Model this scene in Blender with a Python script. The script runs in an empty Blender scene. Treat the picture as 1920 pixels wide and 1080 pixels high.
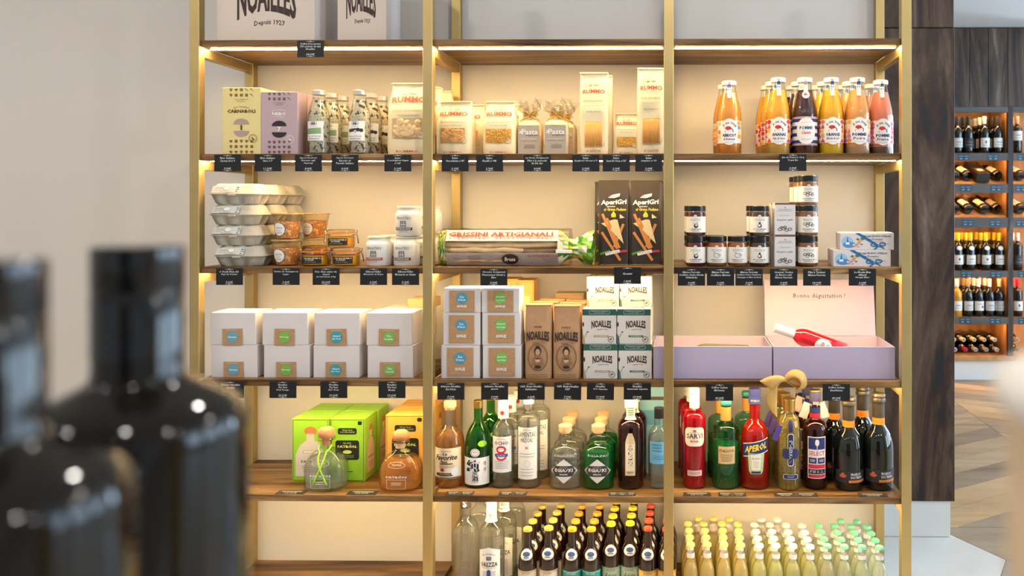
import bpy, bmesh, math, random
from mathutils import Vector, Matrix, noise
random.seed(7)
scene = bpy.context.scene
COL = scene.collection
PI = math.pi

# ---------------------------------------------------------------- camera, world, lights, exposure
CAMZ, CAMD, FPX, YAW = 1.385, 2.42, 1452.0, math.radians(0.75)
PPX, PPY = 1248.0, 385.0
cam_d = bpy.data.cameras.new('camera'); cam = bpy.data.objects.new('camera', cam_d); COL.objects.link(cam)
cam.location = (0, -CAMD, CAMZ); cam.rotation_euler = (PI/2, 0, YAW)
cam_d.sensor_width = 36; cam_d.lens = FPX/1920*36
cam_d.shift_x = (960-PPX)/1920; cam_d.shift_y = (PPY-540)/1920
cam_d.clip_start = 0.02
cam_d.dof.use_dof = True; cam_d.dof.focus_distance = CAMD+0.06; cam_d.dof.aperture_fstop = 4.8
scene.camera = cam

world = bpy.data.worlds.new('world'); scene.world = world; world.use_nodes = True
world.node_tree.nodes['Background'].inputs[0].default_value = (0.86, 0.93, 1.0, 1)
world.node_tree.nodes['Background'].inputs[1].default_value = 0.56

def area_light(name, loc, rot, sx, sy, power, col):
    l = bpy.data.lights.new(name, 'AREA'); l.shape = 'RECTANGLE'; l.size = sx; l.size_y = sy
    l.energy = power; l.color = col
    o = bpy.data.objects.new(name, l); COL.objects.link(o); o.location = loc; o.rotation_euler = rot
    return o
# daylight through the shop windows along the right hand wall
for i, (yc, ln) in enumerate(((-2.2, 1.5), (-0.2, 1.5), (1.8, 1.5))):
    area_light('window_daylight', (5.42, yc, 1.45), (0, PI/2, 0), 2.3, ln, 100, (0.6, 0.8, 1.0))
area_light('window_daylight', (4.75, 4.27, 1.35), (-PI/2, 0, 0), 0.6, 2.2, 130, (0.6, 0.8, 1.0))
# ceiling downlights
for x in (-3.2, -1.6, 0.0, 1.6, 3.2):
    for y in (-0.95, -2.9):
        l = bpy.data.lights.new('downlight', 'AREA'); l.shape = 'DISK'; l.size = 0.11; l.energy = 12; l.color = (1.0, 0.94, 0.88)
        o = bpy.data.objects.new('downlight', l); COL.objects.link(o); o.location = (x, y, 2.785)
vs = scene.view_settings
vs.view_transform = 'Standard'; vs.look = 'None'; vs.exposure = 0.0; vs.gamma = 1.0
vs.use_curve_mapping = False
cy = scene.cycles
cy.max_bounces = 10; cy.diffuse_bounces = 4; cy.glossy_bounces = 4; cy.transmission_bounces = 8
cy.transparent_max_bounces = 24; cy.caustics_reflective = False; cy.caustics_refractive = False
cy.sample_clamp_indirect = 14.0; cy.use_denoising = True

# ---------------------------------------------------------------- where a photo point lies at depth Y
_c, _s = math.cos(YAW), math.sin(YAW)
def SX(px, Y):
    u = (px-PPX)/FPX; d = Y+CAMD
    return d*(u*_c-_s)/(_c+u*_s)
def SZ(px, py, Y):
    X = SX(px, Y); return CAMZ+(PPY-py)/FPX*((Y+CAMD)*_c-X*_s)
def MPP(Y, px=1100): return ((Y+CAMD)*_c-SX(px, Y)*_s)/FPX

# ---------------------------------------------------------------- materials
def lin(c):
    return tuple(((v/255)/12.92 if v/255 <= 0.04045 else ((v/255+0.055)/1.055)**2.4) for v in c)
MATS = {}
def new_mat(name):
    m = bpy.data.materials.new(name); m.use_nodes = True
    return m, m.node_tree, m.node_tree.nodes['Principled BSDF']
def mat(name, rgb, rough=0.5, metal=0.0, spec=0.5, trans=0.0, ior=1.45, var=0.0, vscale=30, emit=0, bump=0, coat=0):
    if name in MATS: return MATS[name]
    m, nt, b = new_mat(name); c = lin(rgb)+(1,)
    b.inputs['Base Color'].default_value = c; b.inputs['Roughness'].default_value = rough
    b.inputs['Metallic'].default_value = metal; b.inputs['Specular IOR Level'].default_value = spec
    b.inputs['Transmission Weight'].default_value = trans; b.inputs['IOR'].default_value = ior
    b.inputs['Coat Weight'].default_value = coat
    if emit:
        b.inputs['Emission Color'].default_value = c; b.inputs['Emission Strength'].default_value = emit
    if var or bump:
        tc = nt.nodes.new('ShaderNodeTexCoord'); n = nt.nodes.new('ShaderNodeTexNoise')
        n.inputs['Scale'].default_value = vscale; n.inputs['Detail'].default_value = 4
        nt.links.new(tc.outputs['Object'], n.inputs['Vector'])
        if var:
            r = nt.nodes.new('ShaderNodeValToRGB')
            r.color_ramp.elements[0].position = 0.3; r.color_ramp.elements[1].position = 0.7
            r.color_ramp.elements[0].color = tuple(v*(1-var) for v in c[:3])+(1,)
            r.color_ramp.elements[1].color = tuple(min(1, v*(1+var)) for v in c[:3])+(1,)
            nt.links.new(n.outputs['Fac'], r.inputs['Fac']); nt.links.new(r.outputs['Color'], b.inputs['Base Color'])
        if bump:
            bp = nt.nodes.new('ShaderNodeBump'); bp.inputs['Strength'].default_value = bump; bp.inputs['Distance'].default_value = 0.003
            nt.links.new(n.outputs['Fac'], bp.inputs['Height']); nt.links.new(bp.outputs['Normal'], b.inputs['Normal'])
    MATS[name] = m; return m
def wood(name, cols, axis=0, scale=6.0, stretch=9.0, rough=0.5, knots=False):
    if name in MATS: return MATS[name]
    m, nt, b = new_mat(name); N = nt.nodes; L = nt.links
    tc = N.new('ShaderNodeTexCoord'); oi = N.new('ShaderNodeObjectInfo'); mp = N.new('ShaderNodeMapping')
    sc = [scale*stretch]*3; sc[axis] = scale; mp.inputs['Scale'].default_value = sc
    ad = N.new('ShaderNodeVectorMath'); ad.operation = 'ADD'
    mu = N.new('ShaderNodeMath'); mu.operation = 'MULTIPLY'; mu.inputs[1].default_value = 37.0
    L.new(oi.outputs['Random'], mu.inputs[0]); L.new(tc.outputs['Object'], ad.inputs[0]); L.new(mu.outputs[0], ad.inputs[1])
    L.new(ad.outputs[0], mp.inputs['Vector'])
    n = N.new('ShaderNodeTexNoise'); n.inputs['Scale'].default_value = 0.35; n.inputs['Detail'].default_value = 7
    n.inputs['Roughness'].default_value = 0.6; n.inputs['Distortion'].default_value = 2.2 if knots else 0.7
    L.new(mp.outputs[0], n.inputs['Vector'])
    r = N.new('ShaderNodeValToRGB'); L.new(n.outputs['Fac'], r.inputs['Fac'])
    el = r.color_ramp.elements
    ps = [0.3+0.42*i/(len(cols)-1) for i in range(len(cols))]
    el[0].position = ps[0]; el[0].color = lin(cols[0])+(1,); el[1].position = ps[-1]; el[1].color = lin(cols[-1])+(1,)
    for p, c in list(zip(ps, cols))[1:-1]:
        e = el.new(p); e.color = lin(c)+(1,)
    f = N.new('ShaderNodeTexNoise'); f.inputs['Scale'].default_value = 5.5 if knots else 3.0; f.inputs['Detail'].default_value = 9; f.inputs['Roughness'].default_value = 0.7; f.inputs['Distortion'].default_value = 0.6 if knots else 0.0
    L.new(mp.outputs[0], f.inputs['Vector'])
    mx = N.new('ShaderNodeMixRGB'); mx.blend_type = 'MULTIPLY'; mx.inputs[0].default_value = 0.55 if knots else 0.3
    L.new(r.outputs['Color'], mx.inputs[1]); L.new(f.outputs['Fac'], mx.inputs[2])
    br = N.new('ShaderNodeBrightContrast'); br.inputs['Bright'].default_value = 0.03 if knots else 0.01; br.inputs['Contrast'].default_value = 0.12 if knots else 0.0; L.new(mx.outputs[0], br.inputs[0])
    L.new(br.outputs[0], b.inputs['Base Color']); b.inputs['Roughness'].default_value = rough
    bp = N.new('ShaderNodeBump'); bp.inputs['Strength'].default_value = 0.15; bp.inputs['Distance'].default_value = 0.002
    L.new(f.outputs['Fac'], bp.inputs['Height']); L.new(bp.outputs['Normal'], b.inputs['Normal'])
    MATS[name] = m; return m
def glass(name, tint=(255, 255, 255), refl=1.0, rough=0.03, edge=0.4):
    """thin bottle glass: clear straight through, mirrors at a slant"""
    if name in MATS: return MATS[name]
    m, nt, b = new_mat(name); N = nt.nodes; L = nt.links; N.remove(b)
    t = N.new('ShaderNodeBsdfTransparent'); tl = lin(tint)
    em = N.new('ShaderNodeMixRGB'); em.inputs[1].default_value = tl+(1,); em.inputs[2].default_value = tuple(q*edge for q in tl)+(1,)
    L.new(em.outputs[0], t.inputs[0])
    g = N.new('ShaderNodeBsdfGlossy'); g.inputs['Roughness'].default_value = rough
    lw = N.new('ShaderNodeLayerWeight'); lw.inputs['Blend'].default_value = 0.5
    pw = N.new('ShaderNodeMath'); pw.operation = 'POWER'; pw.inputs[1].default_value = 4.0
    mm = N.new('ShaderNodeMath'); mm.operation = 'MULTIPLY_ADD'; mm.inputs[1].default_value = 0.75*refl; mm.inputs[2].default_value = 0.04*refl; mm.use_clamp = True
    mx = N.new('ShaderNodeMixShader'); L.new(lw.outputs['Facing'], pw.inputs[0]); L.new(pw.outputs[0], em.inputs[0]); L.new(pw.outputs[0], mm.inputs[0]); L.new(mm.outputs[0], mx.inputs[0])
    L.new(t.outputs[0], mx.inputs[1]); L.new(g.outputs[0], mx.inputs[2])
    L.new(mx.outputs[0], N['Material Output'].inputs[0]); MATS[name] = m; return m
def liquid(name, rgb, body=0.0, glow=None, bend=0.0):
    """clear or coloured drink: light passes straight through, tinted; body = share of diffuse colour imitating light scattered inside"""
    if name in MATS: return MATS[name]
    m = glass(name, rgb, 0.8, 0.05, 0.7); nt = m.node_tree; N = nt.nodes; L = nt.links
    if bend:            # part of the light is bent as by a full bottle
        rf = N.new('ShaderNodeBsdfGlass'); rf.inputs['Color'].default_value = lin(rgb)+(1,); rf.inputs['IOR'].default_value = 1.30; rf.inputs['Roughness'].default_value = 0.0
        x = N.new('ShaderNodeMixShader'); x.inputs[0].default_value = bend; o = N['Material Output']; f = o.inputs[0].links[0].from_socket
        L.new(f, x.inputs[1]); L.new(rf.outputs[0], x.inputs[2]); L.new(x.outputs[0], o.inputs[0])
    if body:
        c = lin(glow or rgb)+(1,)
        d = N.new('ShaderNodeBsdfDiffuse'); d.inputs[0].default_value = c; t = N.new('ShaderNodeBsdfTranslucent'); t.inputs[0].default_value = c
        a = N.new('ShaderNodeMixShader'); a.inputs[0].default_value = 0.45; L.new(d.outputs[0], a.inputs[1]); L.new(t.outputs[0], a.inputs[2])
        x = N.new('ShaderNodeMixShader'); x.inputs[0].default_value = body; o = N['Material Output']; f = o.inputs[0].links[0].from_socket
        L.new(f, x.inputs[1]); L.new(a.outputs[0], x.inputs[2]); L.new(x.outputs[0], o.inputs[0])
    return m
def C(r, g=None, b=None, rough=0.55):
    """plain print / paper colour"""
    if g is None: r, g, b = r
    return mat('ink_%02x%02x%02x' % (r, g, b), (r, g, b), rough=rough)

WHITE = (243, 240, 234); BLACK = (26, 24, 24); KRAFT = (181, 141, 104)
m_wall = mat('painted_plaster', (214, 209, 203), rough=0.7, var=0.015, vscale=1.5)
m_ceil = mat('ceiling_paint', (212, 212, 212), rough=0.8, var=0.01, vscale=2)
m_brass = mat('brushed_brass', (196, 172, 118), rough=0.48, metal=1.0, var=0.06, vscale=9, bump=0.03)
m_shelf = wood('shelf_oak', [(64, 47, 33), (116, 88, 61), (156, 121, 84), (206, 166, 118)], 0, 2.2, 13, 0.42, True)
m_walnut = wood('walnut_panel', [(38, 28, 22), (74, 59, 49), (104, 87, 74), (150, 131, 114)], 2, 2.2, 6, 0.5, True)
m_walnut_x = wood('walnut_rail', [(54, 48, 46), (82, 73, 68), (104, 94, 86)], 0, 2.5, 8, 0.5)
m_oak = wood('light_oak', [(150, 104, 58), (190, 142, 88), (214, 170, 114)], 2, 2.5, 8, 0.5)
m_led = mat('led_strip_glow', (255, 220, 156), emit=165)
m_led_far = mat('wine_bay_led_glow', (255, 196, 120), emit=60)
m_black = mat('tag_black', (22, 23, 27), rough=0.4)
m_tagtext = C((226, 226, 222))

# ---------------------------------------------------------------- mesh helpers
def link_mesh(name, verts, faces, mats, parent=None, midx=None, smooth=False):
    me = bpy.data.meshes.new(name); me.from_pydata([tuple(v) for v in verts], [], faces); me.update()
    for m in (mats if isinstance(mats, (list, tuple)) else [mats]): me.materials.append(m)
    if midx is not None: me.polygons.foreach_set('material_index', midx)
    if smooth: me.polygons.foreach_set('use_smooth', [True]*len(me.polygons))
    o = bpy.data.objects.new(name, me); COL.objects.link(o)
    if parent: o.parent = parent
    return o
def tag(o, label, cat, group=None, kind=None):
    if label: o['label'] = label
    if cat: o['category'] = cat
    if group: o['group'] = group
    if kind: o['kind'] = kind
    return o
def thing(name, label, cat, loc=(0, 0, 0), rz=0, group=None):
    o = bpy.data.objects.new(name, None); COL.objects.link(o); o.empty_display_size = 0.02
    o.location = loc; o.rotation_euler = (0, 0, rz); return tag(o, label, cat, group)
def dup(root, loc, label, rz=None, group=None, rot=None):
    r = root.copy(); COL.objects.link(r); r.location = loc
    if rz is not None: r.rotation_euler = (root.rotation_euler[0], root.rotation_euler[1], rz)
    if rot is not None: r.rotation_euler = rot
    r['label'] = label
    if group: r['group'] = group
    for ch in root.children:
        c = ch.copy(); COL.objects.link(c); c.parent = r
        for g in ch.children:
            d = g.copy(); COL.objects.link(d); d.parent = c
    return r
class MB:
    """collects pieces of one part"""
    def __init__(s): s.v = []; s.f = []
    def add(s, vs, fs):
        n = len(s.v); s.v += [tuple(v) for v in vs]; s.f += [tuple(i+n for i in f) for f in fs]; return s
    def box(s, x0, x1, y0, y1, z0, z1, bev=0):
        if bev:
            bm = bmesh.new(); bmesh.ops.create_cube(bm, size=1)
            for v in bm.verts:
                v.co = Vector(((x0+x1)/2+v.co.x*(x1-x0), (y0+y1)/2+v.co.y*(y1-y0), (z0+z1)/2+v.co.z*(z1-z0)))
            bmesh.ops.bevel(bm, geom=bm.edges[:], offset=bev, segments=1, affect='EDGES')
            bm.verts.index_update()
            s.add([v.co for v in bm.verts], [[v.index for v in f.verts] for f in bm.faces]); bm.free(); return s
        return s.add([(x, y, z) for z in (z0, z1) for y in (y0, y1) for x in (x0, x1)],
                     [(0, 2, 3, 1), (4, 5, 7, 6), (0, 1, 5, 4), (2, 6, 7, 3), (0, 4, 6, 2), (1, 3, 7, 5)])
    def tube(s, pts, r, n=6, closed=False):
        pts = [Vector(p) for p in pts]; rings = []; k = len(pts)
        for i, p in enumerate(pts):
            t = (pts[min(i+1, k-1)]-pts[max(i-1, 0)]).normalized()
            a = t.cross(Vector((0, 0, 1)));
            if a.length < 1e-3: a = t.cross(Vector((0, 1, 0)))
            a.normalize(); b = t.cross(a); rr = r[i] if isinstance(r, (list, tuple)) else r
            rings.append([p+(a*math.cos(q*2*PI/n)+b*math.sin(q*2*PI/n))*rr for q in range(n)])
        vs = [v for g in rings for v in g]
        fs = [(i*n+q, i*n+(q+1) % n, (i+1)*n+(q+1) % n, (i+1)*n+q) for i in range(k-1) for q in range(n)]
        fs += [tuple(range(n))[::-1], tuple((k-1)*n+q for q in range(n))]
        return s.add(vs, fs)
    def lathe(s, prof, n=28, cx=0, cy=0, sq=None, yscale=1.0):
        vs = []; fs = []; rings = []
        for r, z in prof:
            if r < 1e-6: rings.append([len(vs)]); vs.append((cx, cy, z)); continue
            g = []
            for q in range(n):
                a = q*2*PI/n; c, d = math.cos(a), math.sin(a)
                if sq: k = (abs(c)**sq+abs(d)**sq)**(-1/sq); c *= k; d *= k
                g.append(len(vs)); vs.append((cx+r*c, cy+r*d*yscale, z))
            rings.append(g)
        for a, b in zip(rings, rings[1:]):
            if len(a) == 1 and len(b) == 1: continue
            for q in range(n):
                q2 = (q+1) % n
                if len(a) == 1: fs.append((a[0], b[q2], b[q]))
                elif len(b) == 1: fs.append((a[q], a[q2], b[0]))
                else: fs.append((a[q], a[q2], b[q2], b[q]))
        return s.add(vs, fs)
    def loft(s, rings, cap=True):
        n = len(rings[0]); vs = [v for g in rings for v in g]
        fs = [(i*n+q, i*n+(q+1) % n, (i+1)*n+(q+1) % n, (i+1)*n+q) for i in range(len(rings)-1) for q in range(n)]
        if cap: fs += [tuple(range(n))[::-1], tuple((len(rings)-1)*n+q for q in range(n))]
        return s.add(vs, fs)
    def xf(s, M):
        s.v = [tuple(M @ Vector(v)) for v in s.v]; return s
    def build(s, name, m, parent=None, smooth=False, angle=None):
        o = link_mesh(name, s.v, s.f, m, parent, smooth=smooth)
        if angle: o.data.set_sharp_from_angle(angle=math.radians(angle))
        return o

# ---------------------------------------------------------------- print: flat marks and lettering on a surface
_TXT = {}
def text_geo(s, bold, res):
    k = (s, bold, res)
    if k in _TXT: return _TXT[k]
    cu = bpy.data.curves.new('t', 'FONT'); cu.body = s; cu.resolution_u = res; cu.offset = bold
    cu.fill_mode = 'FRONT'; cu.dimensions = '2D'
    ob = bpy.data.objects.new('t', cu); me = ob.to_mesh()
    v = [(q.co.x, q.co.y) for q in me.vertices]; f = [tuple(p.vertices) for p in me.polygons]
    bpy.data.objects.remove(ob); bpy.data.curves.remove(cu)
    if v:
        x0 = min(a for a, b in v); x1 = max(a for a, b in v); y0 = min(b for a, b in v); y1 = max(b for a, b in v)
        v = [((a-(x0+x1)/2)/max(x1-x0, 1e-6), (b-(y0+y1)/2)/max(y1-y0, 1e-6)) for a, b in v]
    _TXT[k] = (v, f); return v, f
class Print:
    def __init__(s, step=None): s.v = []; s.f = []; s.mi = []; s.mats = []; s.step = step; s.lay = 0
    def _m(s, m):
        if not isinstance(m, bpy.types.Material): m = C(m)
        if m not in s.mats: s.mats.append(m)
        return s.mats.index(m)
    def _add(s, v, f, m, lay):
        n = len(s.v); k = s._m(m); s.v += [(a, b, lay) for a, b in v]
        s.f += [tuple(i+n for i in q) for q in f]; s.mi += [k]*len(f); return s
    def text(s, t, x, y, w, h, m, bold=0.0, shear=0.0, res=1, warp=None, rot=0, lay=None):
        v, f = text_geo(t, bold, res)
        v = [(a*w+b*h*shear, b*h) for a, b in v]
        if warp: v = [warp(a, b) for a, b in v]
        if rot: c, d = math.cos(rot), math.sin(rot); v = [(a*c-b*d, a*d+b*c) for a, b in v]
        s.lay += 0.15
        return s._add([(a+x, b+y) for a, b in v], f, m, s.lay if lay is None else lay)
    def poly(s, pts, m):
        s.lay += 0.15
        if s.step:      # convex outline cut in columns so that it can bend round a bottle
            x0 = min(p[0] for p in pts); x1 = max(p[0] for p in pts); k = max(1, int(math.ceil((x1-x0)/s.step)))
            xs = sorted(set([x0+(x1-x0)*i/k for i in range(k+1)]+[p[0] for p in pts])); cols = []
            for x in xs:
                ys = []
                for a, b in zip(pts, pts[1:]+pts[:1]):
                    if abs(a[0]-b[0]) < 1e-9:
                        if abs(x-a[0]) < 1e-9: ys += [a[1], b[1]]
                    elif min(a[0], b[0])-1e-9 <= x <= max(a[0], b[0])+1e-9:
                        ys.append(a[1]+(b[1]-a[1])*(x-a[0])/(b[0]-a[0]))
                cols.append((x, min(ys), max(ys)))
            nz = max(1, int((max(p[1] for p in pts)-min(p[1] for p in pts))/(s.step*2))); v = []; f = []
            for x, a, b in cols: v += [(x, a+(b-a)*j/nz) for j in range(nz+1)]
            q = nz+1
            f = [(i*q+j, (i+1)*q+j, (i+1)*q+j+1, i*q+j+1) for i in range(len(cols)-1) for j in range(nz)]
            return s._add(v, f, m, s.lay)
        return s._add(pts, [tuple(range(len(pts)))], m, s.lay)
    def rect(s, x, y, w, h, m): return s.poly([(x-w/2, y-h/2), (x+w/2, y-h/2), (x+w/2, y+h/2), (x-w/2, y+h/2)], m)
    def rrect(s, x, y, w, h, m, r):
        p = []
        for cx, cy, a0 in ((x+w/2-r, y-h/2+r, -PI/2), (x+w/2-r, y+h/2-r, 0), (x-w/2+r, y+h/2-r, PI/2), (x-w/2+r, y-h/2+r, PI)):
            p += [(cx+r*math.cos(a0+i*PI/8), cy+r*math.sin(a0+i*PI/8)) for i in range(5)]
        return s.poly(p, m)
    def ell(s, x, y, rx, ry, m, n=20, a0=0, a1=2*PI):
        return s.poly([(x+rx*math.cos(a0+(a1-a0)*i/n), y+ry*math.sin(a0+(a1-a0)*i/n)) for i in range(n if a1-a0 > 6.2 else n+1)], m)
    def ring(s, x, y, rx, ry, t, m, n=24, a0=0, a1=2*PI):
        s.lay += 0.15; v = []; f = []
        for i in range(n+1):
            a = a0+(a1-a0)*i/n; c, d = math.cos(a), math.sin(a); v += [(x+rx*c, y+ry*d), (x+(rx-t)*c, y+(ry-t)*d)]
        return s._add(v, [(2*i, 2*i+2, 2*i+3, 2*i+1) for i in range(n)], m, s.lay)
    def frame(s, x, y, w, h, t, m):
        for a, b, c, d in ((x, y-h/2+t/2, w, t), (x, y+h/2-t/2, w, t), (x-w/2+t/2, y, t, h), (x+w/2-t/2, y, t, h)): s.rect(a, b, c, d, m)
        return s
    def line(s, x0, y0, x1, y1, t, m):
        d = math.hypot(x1-x0, y1-y0); nx, ny = -(y1-y0)/d*t/2, (x1-x0)/d*t/2
        return s.poly([(x0+nx, y0+ny), (x0-nx, y0-ny), (x1-nx, y1-ny), (x1+nx, y1+ny)], m)
    def build(s, name, parent, fn, off=0.0004, lift=0.00025):
        lift = min(lift, 0.0009/max(s.lay, 0.1)); vs = [fn(a, b, off+l*lift) for a, b, l in s.v]
        return link_mesh(name, vs, s.f, s.mats, parent, midx=s.mi)
def flat(y0, z0=0.0):                       # on a front face at y = y0
    return lambda x, y, o: (x, y0-o, z0+y)
def side(x0, z0=0.0):                       # on a face that looks to +x; print x runs to the back
    return lambda x, y, o: (x0+o, x, z0+y)
def top(z0):                                # lying face up, print y runs to the back
    return lambda x, y, o: (x, y, z0+o)
def interp(prof):
    pr = sorted([(z, r) for r, z in prof if r > 0.001])
    def f(z):
        if z <= pr[0][0]: return pr[0][1]
        for (a, ra), (b, rb) in zip(pr, pr[1:]):
            if a <= z <= b: return ra+(rb-ra)*(z-a)/max(b-a, 1e-9)
        return pr[-1][1]
    return f
def wrap(prof, z0=0.0, R=None, turn=0.0, sq=None, yscale=1.0):     # round a turned body
    rf = interp(prof) if isinstance(prof, (list, tuple)) else (lambda z: prof)
    def fn(x, y, o):
        z = z0+y; r = rf(z); a = x/(R or r)+turn; c, d = math.cos(a-PI/2), math.sin(a-PI/2); k = 1
        if sq: k = (abs(c)**sq+abs(d)**sq)**(-1/sq)
        return ((r*k+o)*c, (r*k*yscale+o)*d, z)
    return fn
def label_patch(name, parent, w, h, m, fn, shape='rect', step=0.004, off=0.0004):
    p = Print(step)
    if shape == 'rect': p.rect(0, 0, w, h, m)
    elif shape == 'ell': p.ell(0, 0, w/2, h/2, m)
    elif shape == 'round': p.rrect(0, 0, w, h, m, min(w, h)*0.28)
    elif shape == 'dia': p.poly([(-w/2, 0), (0, -h/2), (w/2, 0), (0, h/2)], m)
    else: p.poly(shape, m)
    p.lay = 0; return p.build(name, parent, fn, off, 0.0)
def stripes(p, x, y, w, h, n, m, k=0.35, seed=0):
    """small print: lines too fine to read"""
    rr = random.Random(seed)
    for i in range(n): p.rect(x, y+h/2-h*(i+0.5)/n, w*rr.uniform(0.7, 1), h/n*k, m)

# ---------------------------------------------------------------- the room
ZS = [SZ(1030, py, 0.01) for py in (73.5, 288, 501, 713, 930, 1145)]      # tops of the six boards
TH = 0.0205; YF, YW = 0.01, 0.345
xw = SX(1652, YW+0.02)
def struct(name, mb, m, parent=None):
    o = mb.build(name, m, parent)
    if not parent: o['kind'] = 'structure'
    return o
struct('wall_back', MB().box(-4.5, xw, YW, YW+0.30, 0, 2.795), m_wall)
struct('wall_left', MB().box(-4.7, -4.5, -5.5, YW+0.3, 0, 2.795), m_wall)
struct('wall_far', MB().box(0.6, 4.15, 4.3, 4.45, 0, 2.795).box(5.35, 5.6, 4.3, 4.45, 0, 2.795).box(4.15, 5.35, 4.3, 4.45, 2.5, 2.795), m_wall)
struct('ceiling', MB().box(-4.7, 7.0, -5.5, 4.45, 2.795, 2.9), m_ceil)
wr = MB()
for a, b in ((-5.5, -3.1), (-1.3, -1.1), (0.7, 0.9), (2.7, 4.3)): wr.box(5.5, 5.62, a, b, 0, 2.795)
wr.box(5.5, 5.62, -3.1, 3.6, 0, 0.2); wr.box(5.5, 5.62, -3.1, 3.6, 2.65, 2.795)
struct('wall_right', wr, m_wall)

floor = struct('floor', MB().box(-4.7, 7.0, -5.5, 4.45, -0.06, -0.008), mat('floor_screed', (176, 166, 152), 0.5, var=0.05, vscale=4))
# --- floor planks laid in a herringbone beyond the pillar
plank_ms = [wood('floor_plank_a', [(150, 126, 98), (186, 160, 126), (206, 182, 148)], 0, 2.0, 7, 0.45),
            wood('floor_plank_b', [(128, 110, 92), (158, 138, 114), (180, 160, 136)], 0, 2.0, 7, 0.45),
            wood('floor_plank_c', [(176, 142, 104), (204, 168, 122), (220, 190, 148)], 0, 2.0, 7, 0.45)]
PLW, PLL = 0.155, 0.93
protos = []
def clip_poly(pts, nx, ny, d):              # keep nx*x + ny*y >= d
    out = []
    for a, b in zip(pts, pts[1:]+pts[:1]):
        da = nx*a[0]+ny*a[1]-d; db = nx*b[0]+ny*b[1]-d
        if da >= 0: out.append(a)
        if da*db < 0: t = da/(da-db); out.append((a[0]+(b[0]-a[0])*t, a[1]+(b[1]-a[1])*t))
    return out
def prism(pts, z0, z1):
    n = len(pts)
    return [(x, y, z0) for x, y in pts]+[(x, y, z1) for x, y in pts], \
        [tuple(range(n))[::-1], tuple(range(n, 2*n))]+[(i, (i+1) % n, n+(i+1) % n, n+i) for i in range(n)]
rr = random.Random(3)
cw = PLL*math.cos(math.radians(30))
for col in range(-1, 3):                    # chevron columns, planks alternately rising and falling
    x0 = 1.16+col*cw; up = 1 if col % 2 == 0 else -1
    dy = PLL*math.sin(math.radians(30))*up
    k = -6
    while True:
        y0 = 0.9+k*PLW/math.cos(math.radians(30)); k += 1
        if y0 > 4.4: break
        g = 0.002; h = PLW/math.cos(math.radians(30))
        pts = [(x0+g, y0+g), (x0+cw-g, y0+dy+g), (x0+cw-g, y0+dy+h-g), (x0+g, y0+h-g)]
        pts = clip_poly(pts, 0, 1, 0.93); pts = clip_poly(pts, 0, -1, -3.75) if pts else pts
        if len(pts) < 3: continue
        v, f = prism(pts, -0.008, rr.uniform(-0.0006, 0.0006))
        link_mesh('floor_plank', v, f, plank_ms[rr.choice((0, 0, 1, 2))], floor)
# --- hexagonal stone slabs round the foot of the pillar
m_marble = mat('white_marble', (208, 208, 204), 0.25, var=0.04, vscale=5)
m_greystone = mat('grey_stone', (150, 150, 150), 0.35, var=0.06, vscale=6)
HR = 0.35; hc = (0.94, 0.62)
for i in range(-1, 3):
    for j in range(-2, 2):
        cx_ = hc[0]+1.5*HR*i; cy_ = hc[1]+HR*math.sqrt(3)*(j+(0.5 if i % 2 else 0))
        pts = [(cx_+(HR-0.002)*math.cos(a*PI/3), cy_+(HR-0.002)*math.sin(a*PI/3)) for a in range(6)]
        pts = clip_poly(pts, 0, -1, -0.926)
        if len(pts) < 3: continue
        v, f = prism(pts, -0.008, 0.0)
        white = (i <= 0)
        mm_ = m_marble if white else (plank_ms[1] if (i, j) == (1, 0) else m_greystone)
        link_mesh('stone_slab', v, f, mm_, floor)

# --- wood clad pillar behind the open end of the shelves
YP = 0.82; px0, px1 = SX(1600, YP), SX(1790, YP)
zj, zb = SZ(1750, 52, YP), SZ(1750, 940, YP)
pil = thing('pillar', None, None, (0, 0, 0)); pil['kind'] = 'structure'
MB().box(px0, px1-0.012, YP+0.012, YP+0.5, zb, 2.795).build('core', m_walnut, pil)
xm_ = SX(1709, YP)
MB().box(px0, px1, YP, YP+0.012, zb, zj-0.0015, 0.0015).build('cladding_panel', m_walnut, pil)
MB().box(px0, px1-0.004, YP, YP+0.012, zj+0.0015, 2.795, 0.0015).build('cladding_panel', m_walnut, pil)
MB().box(px1-0.012, px1, YP+0.012, YP+0.5, zb, 2.795).build('side_panel', m_walnut, pil)
MB().box(px0, SX(1783, YP), YP+0.008, YP+0.46, 0.002, zb).build('marble_plinth', m_marble, pil)

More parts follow.
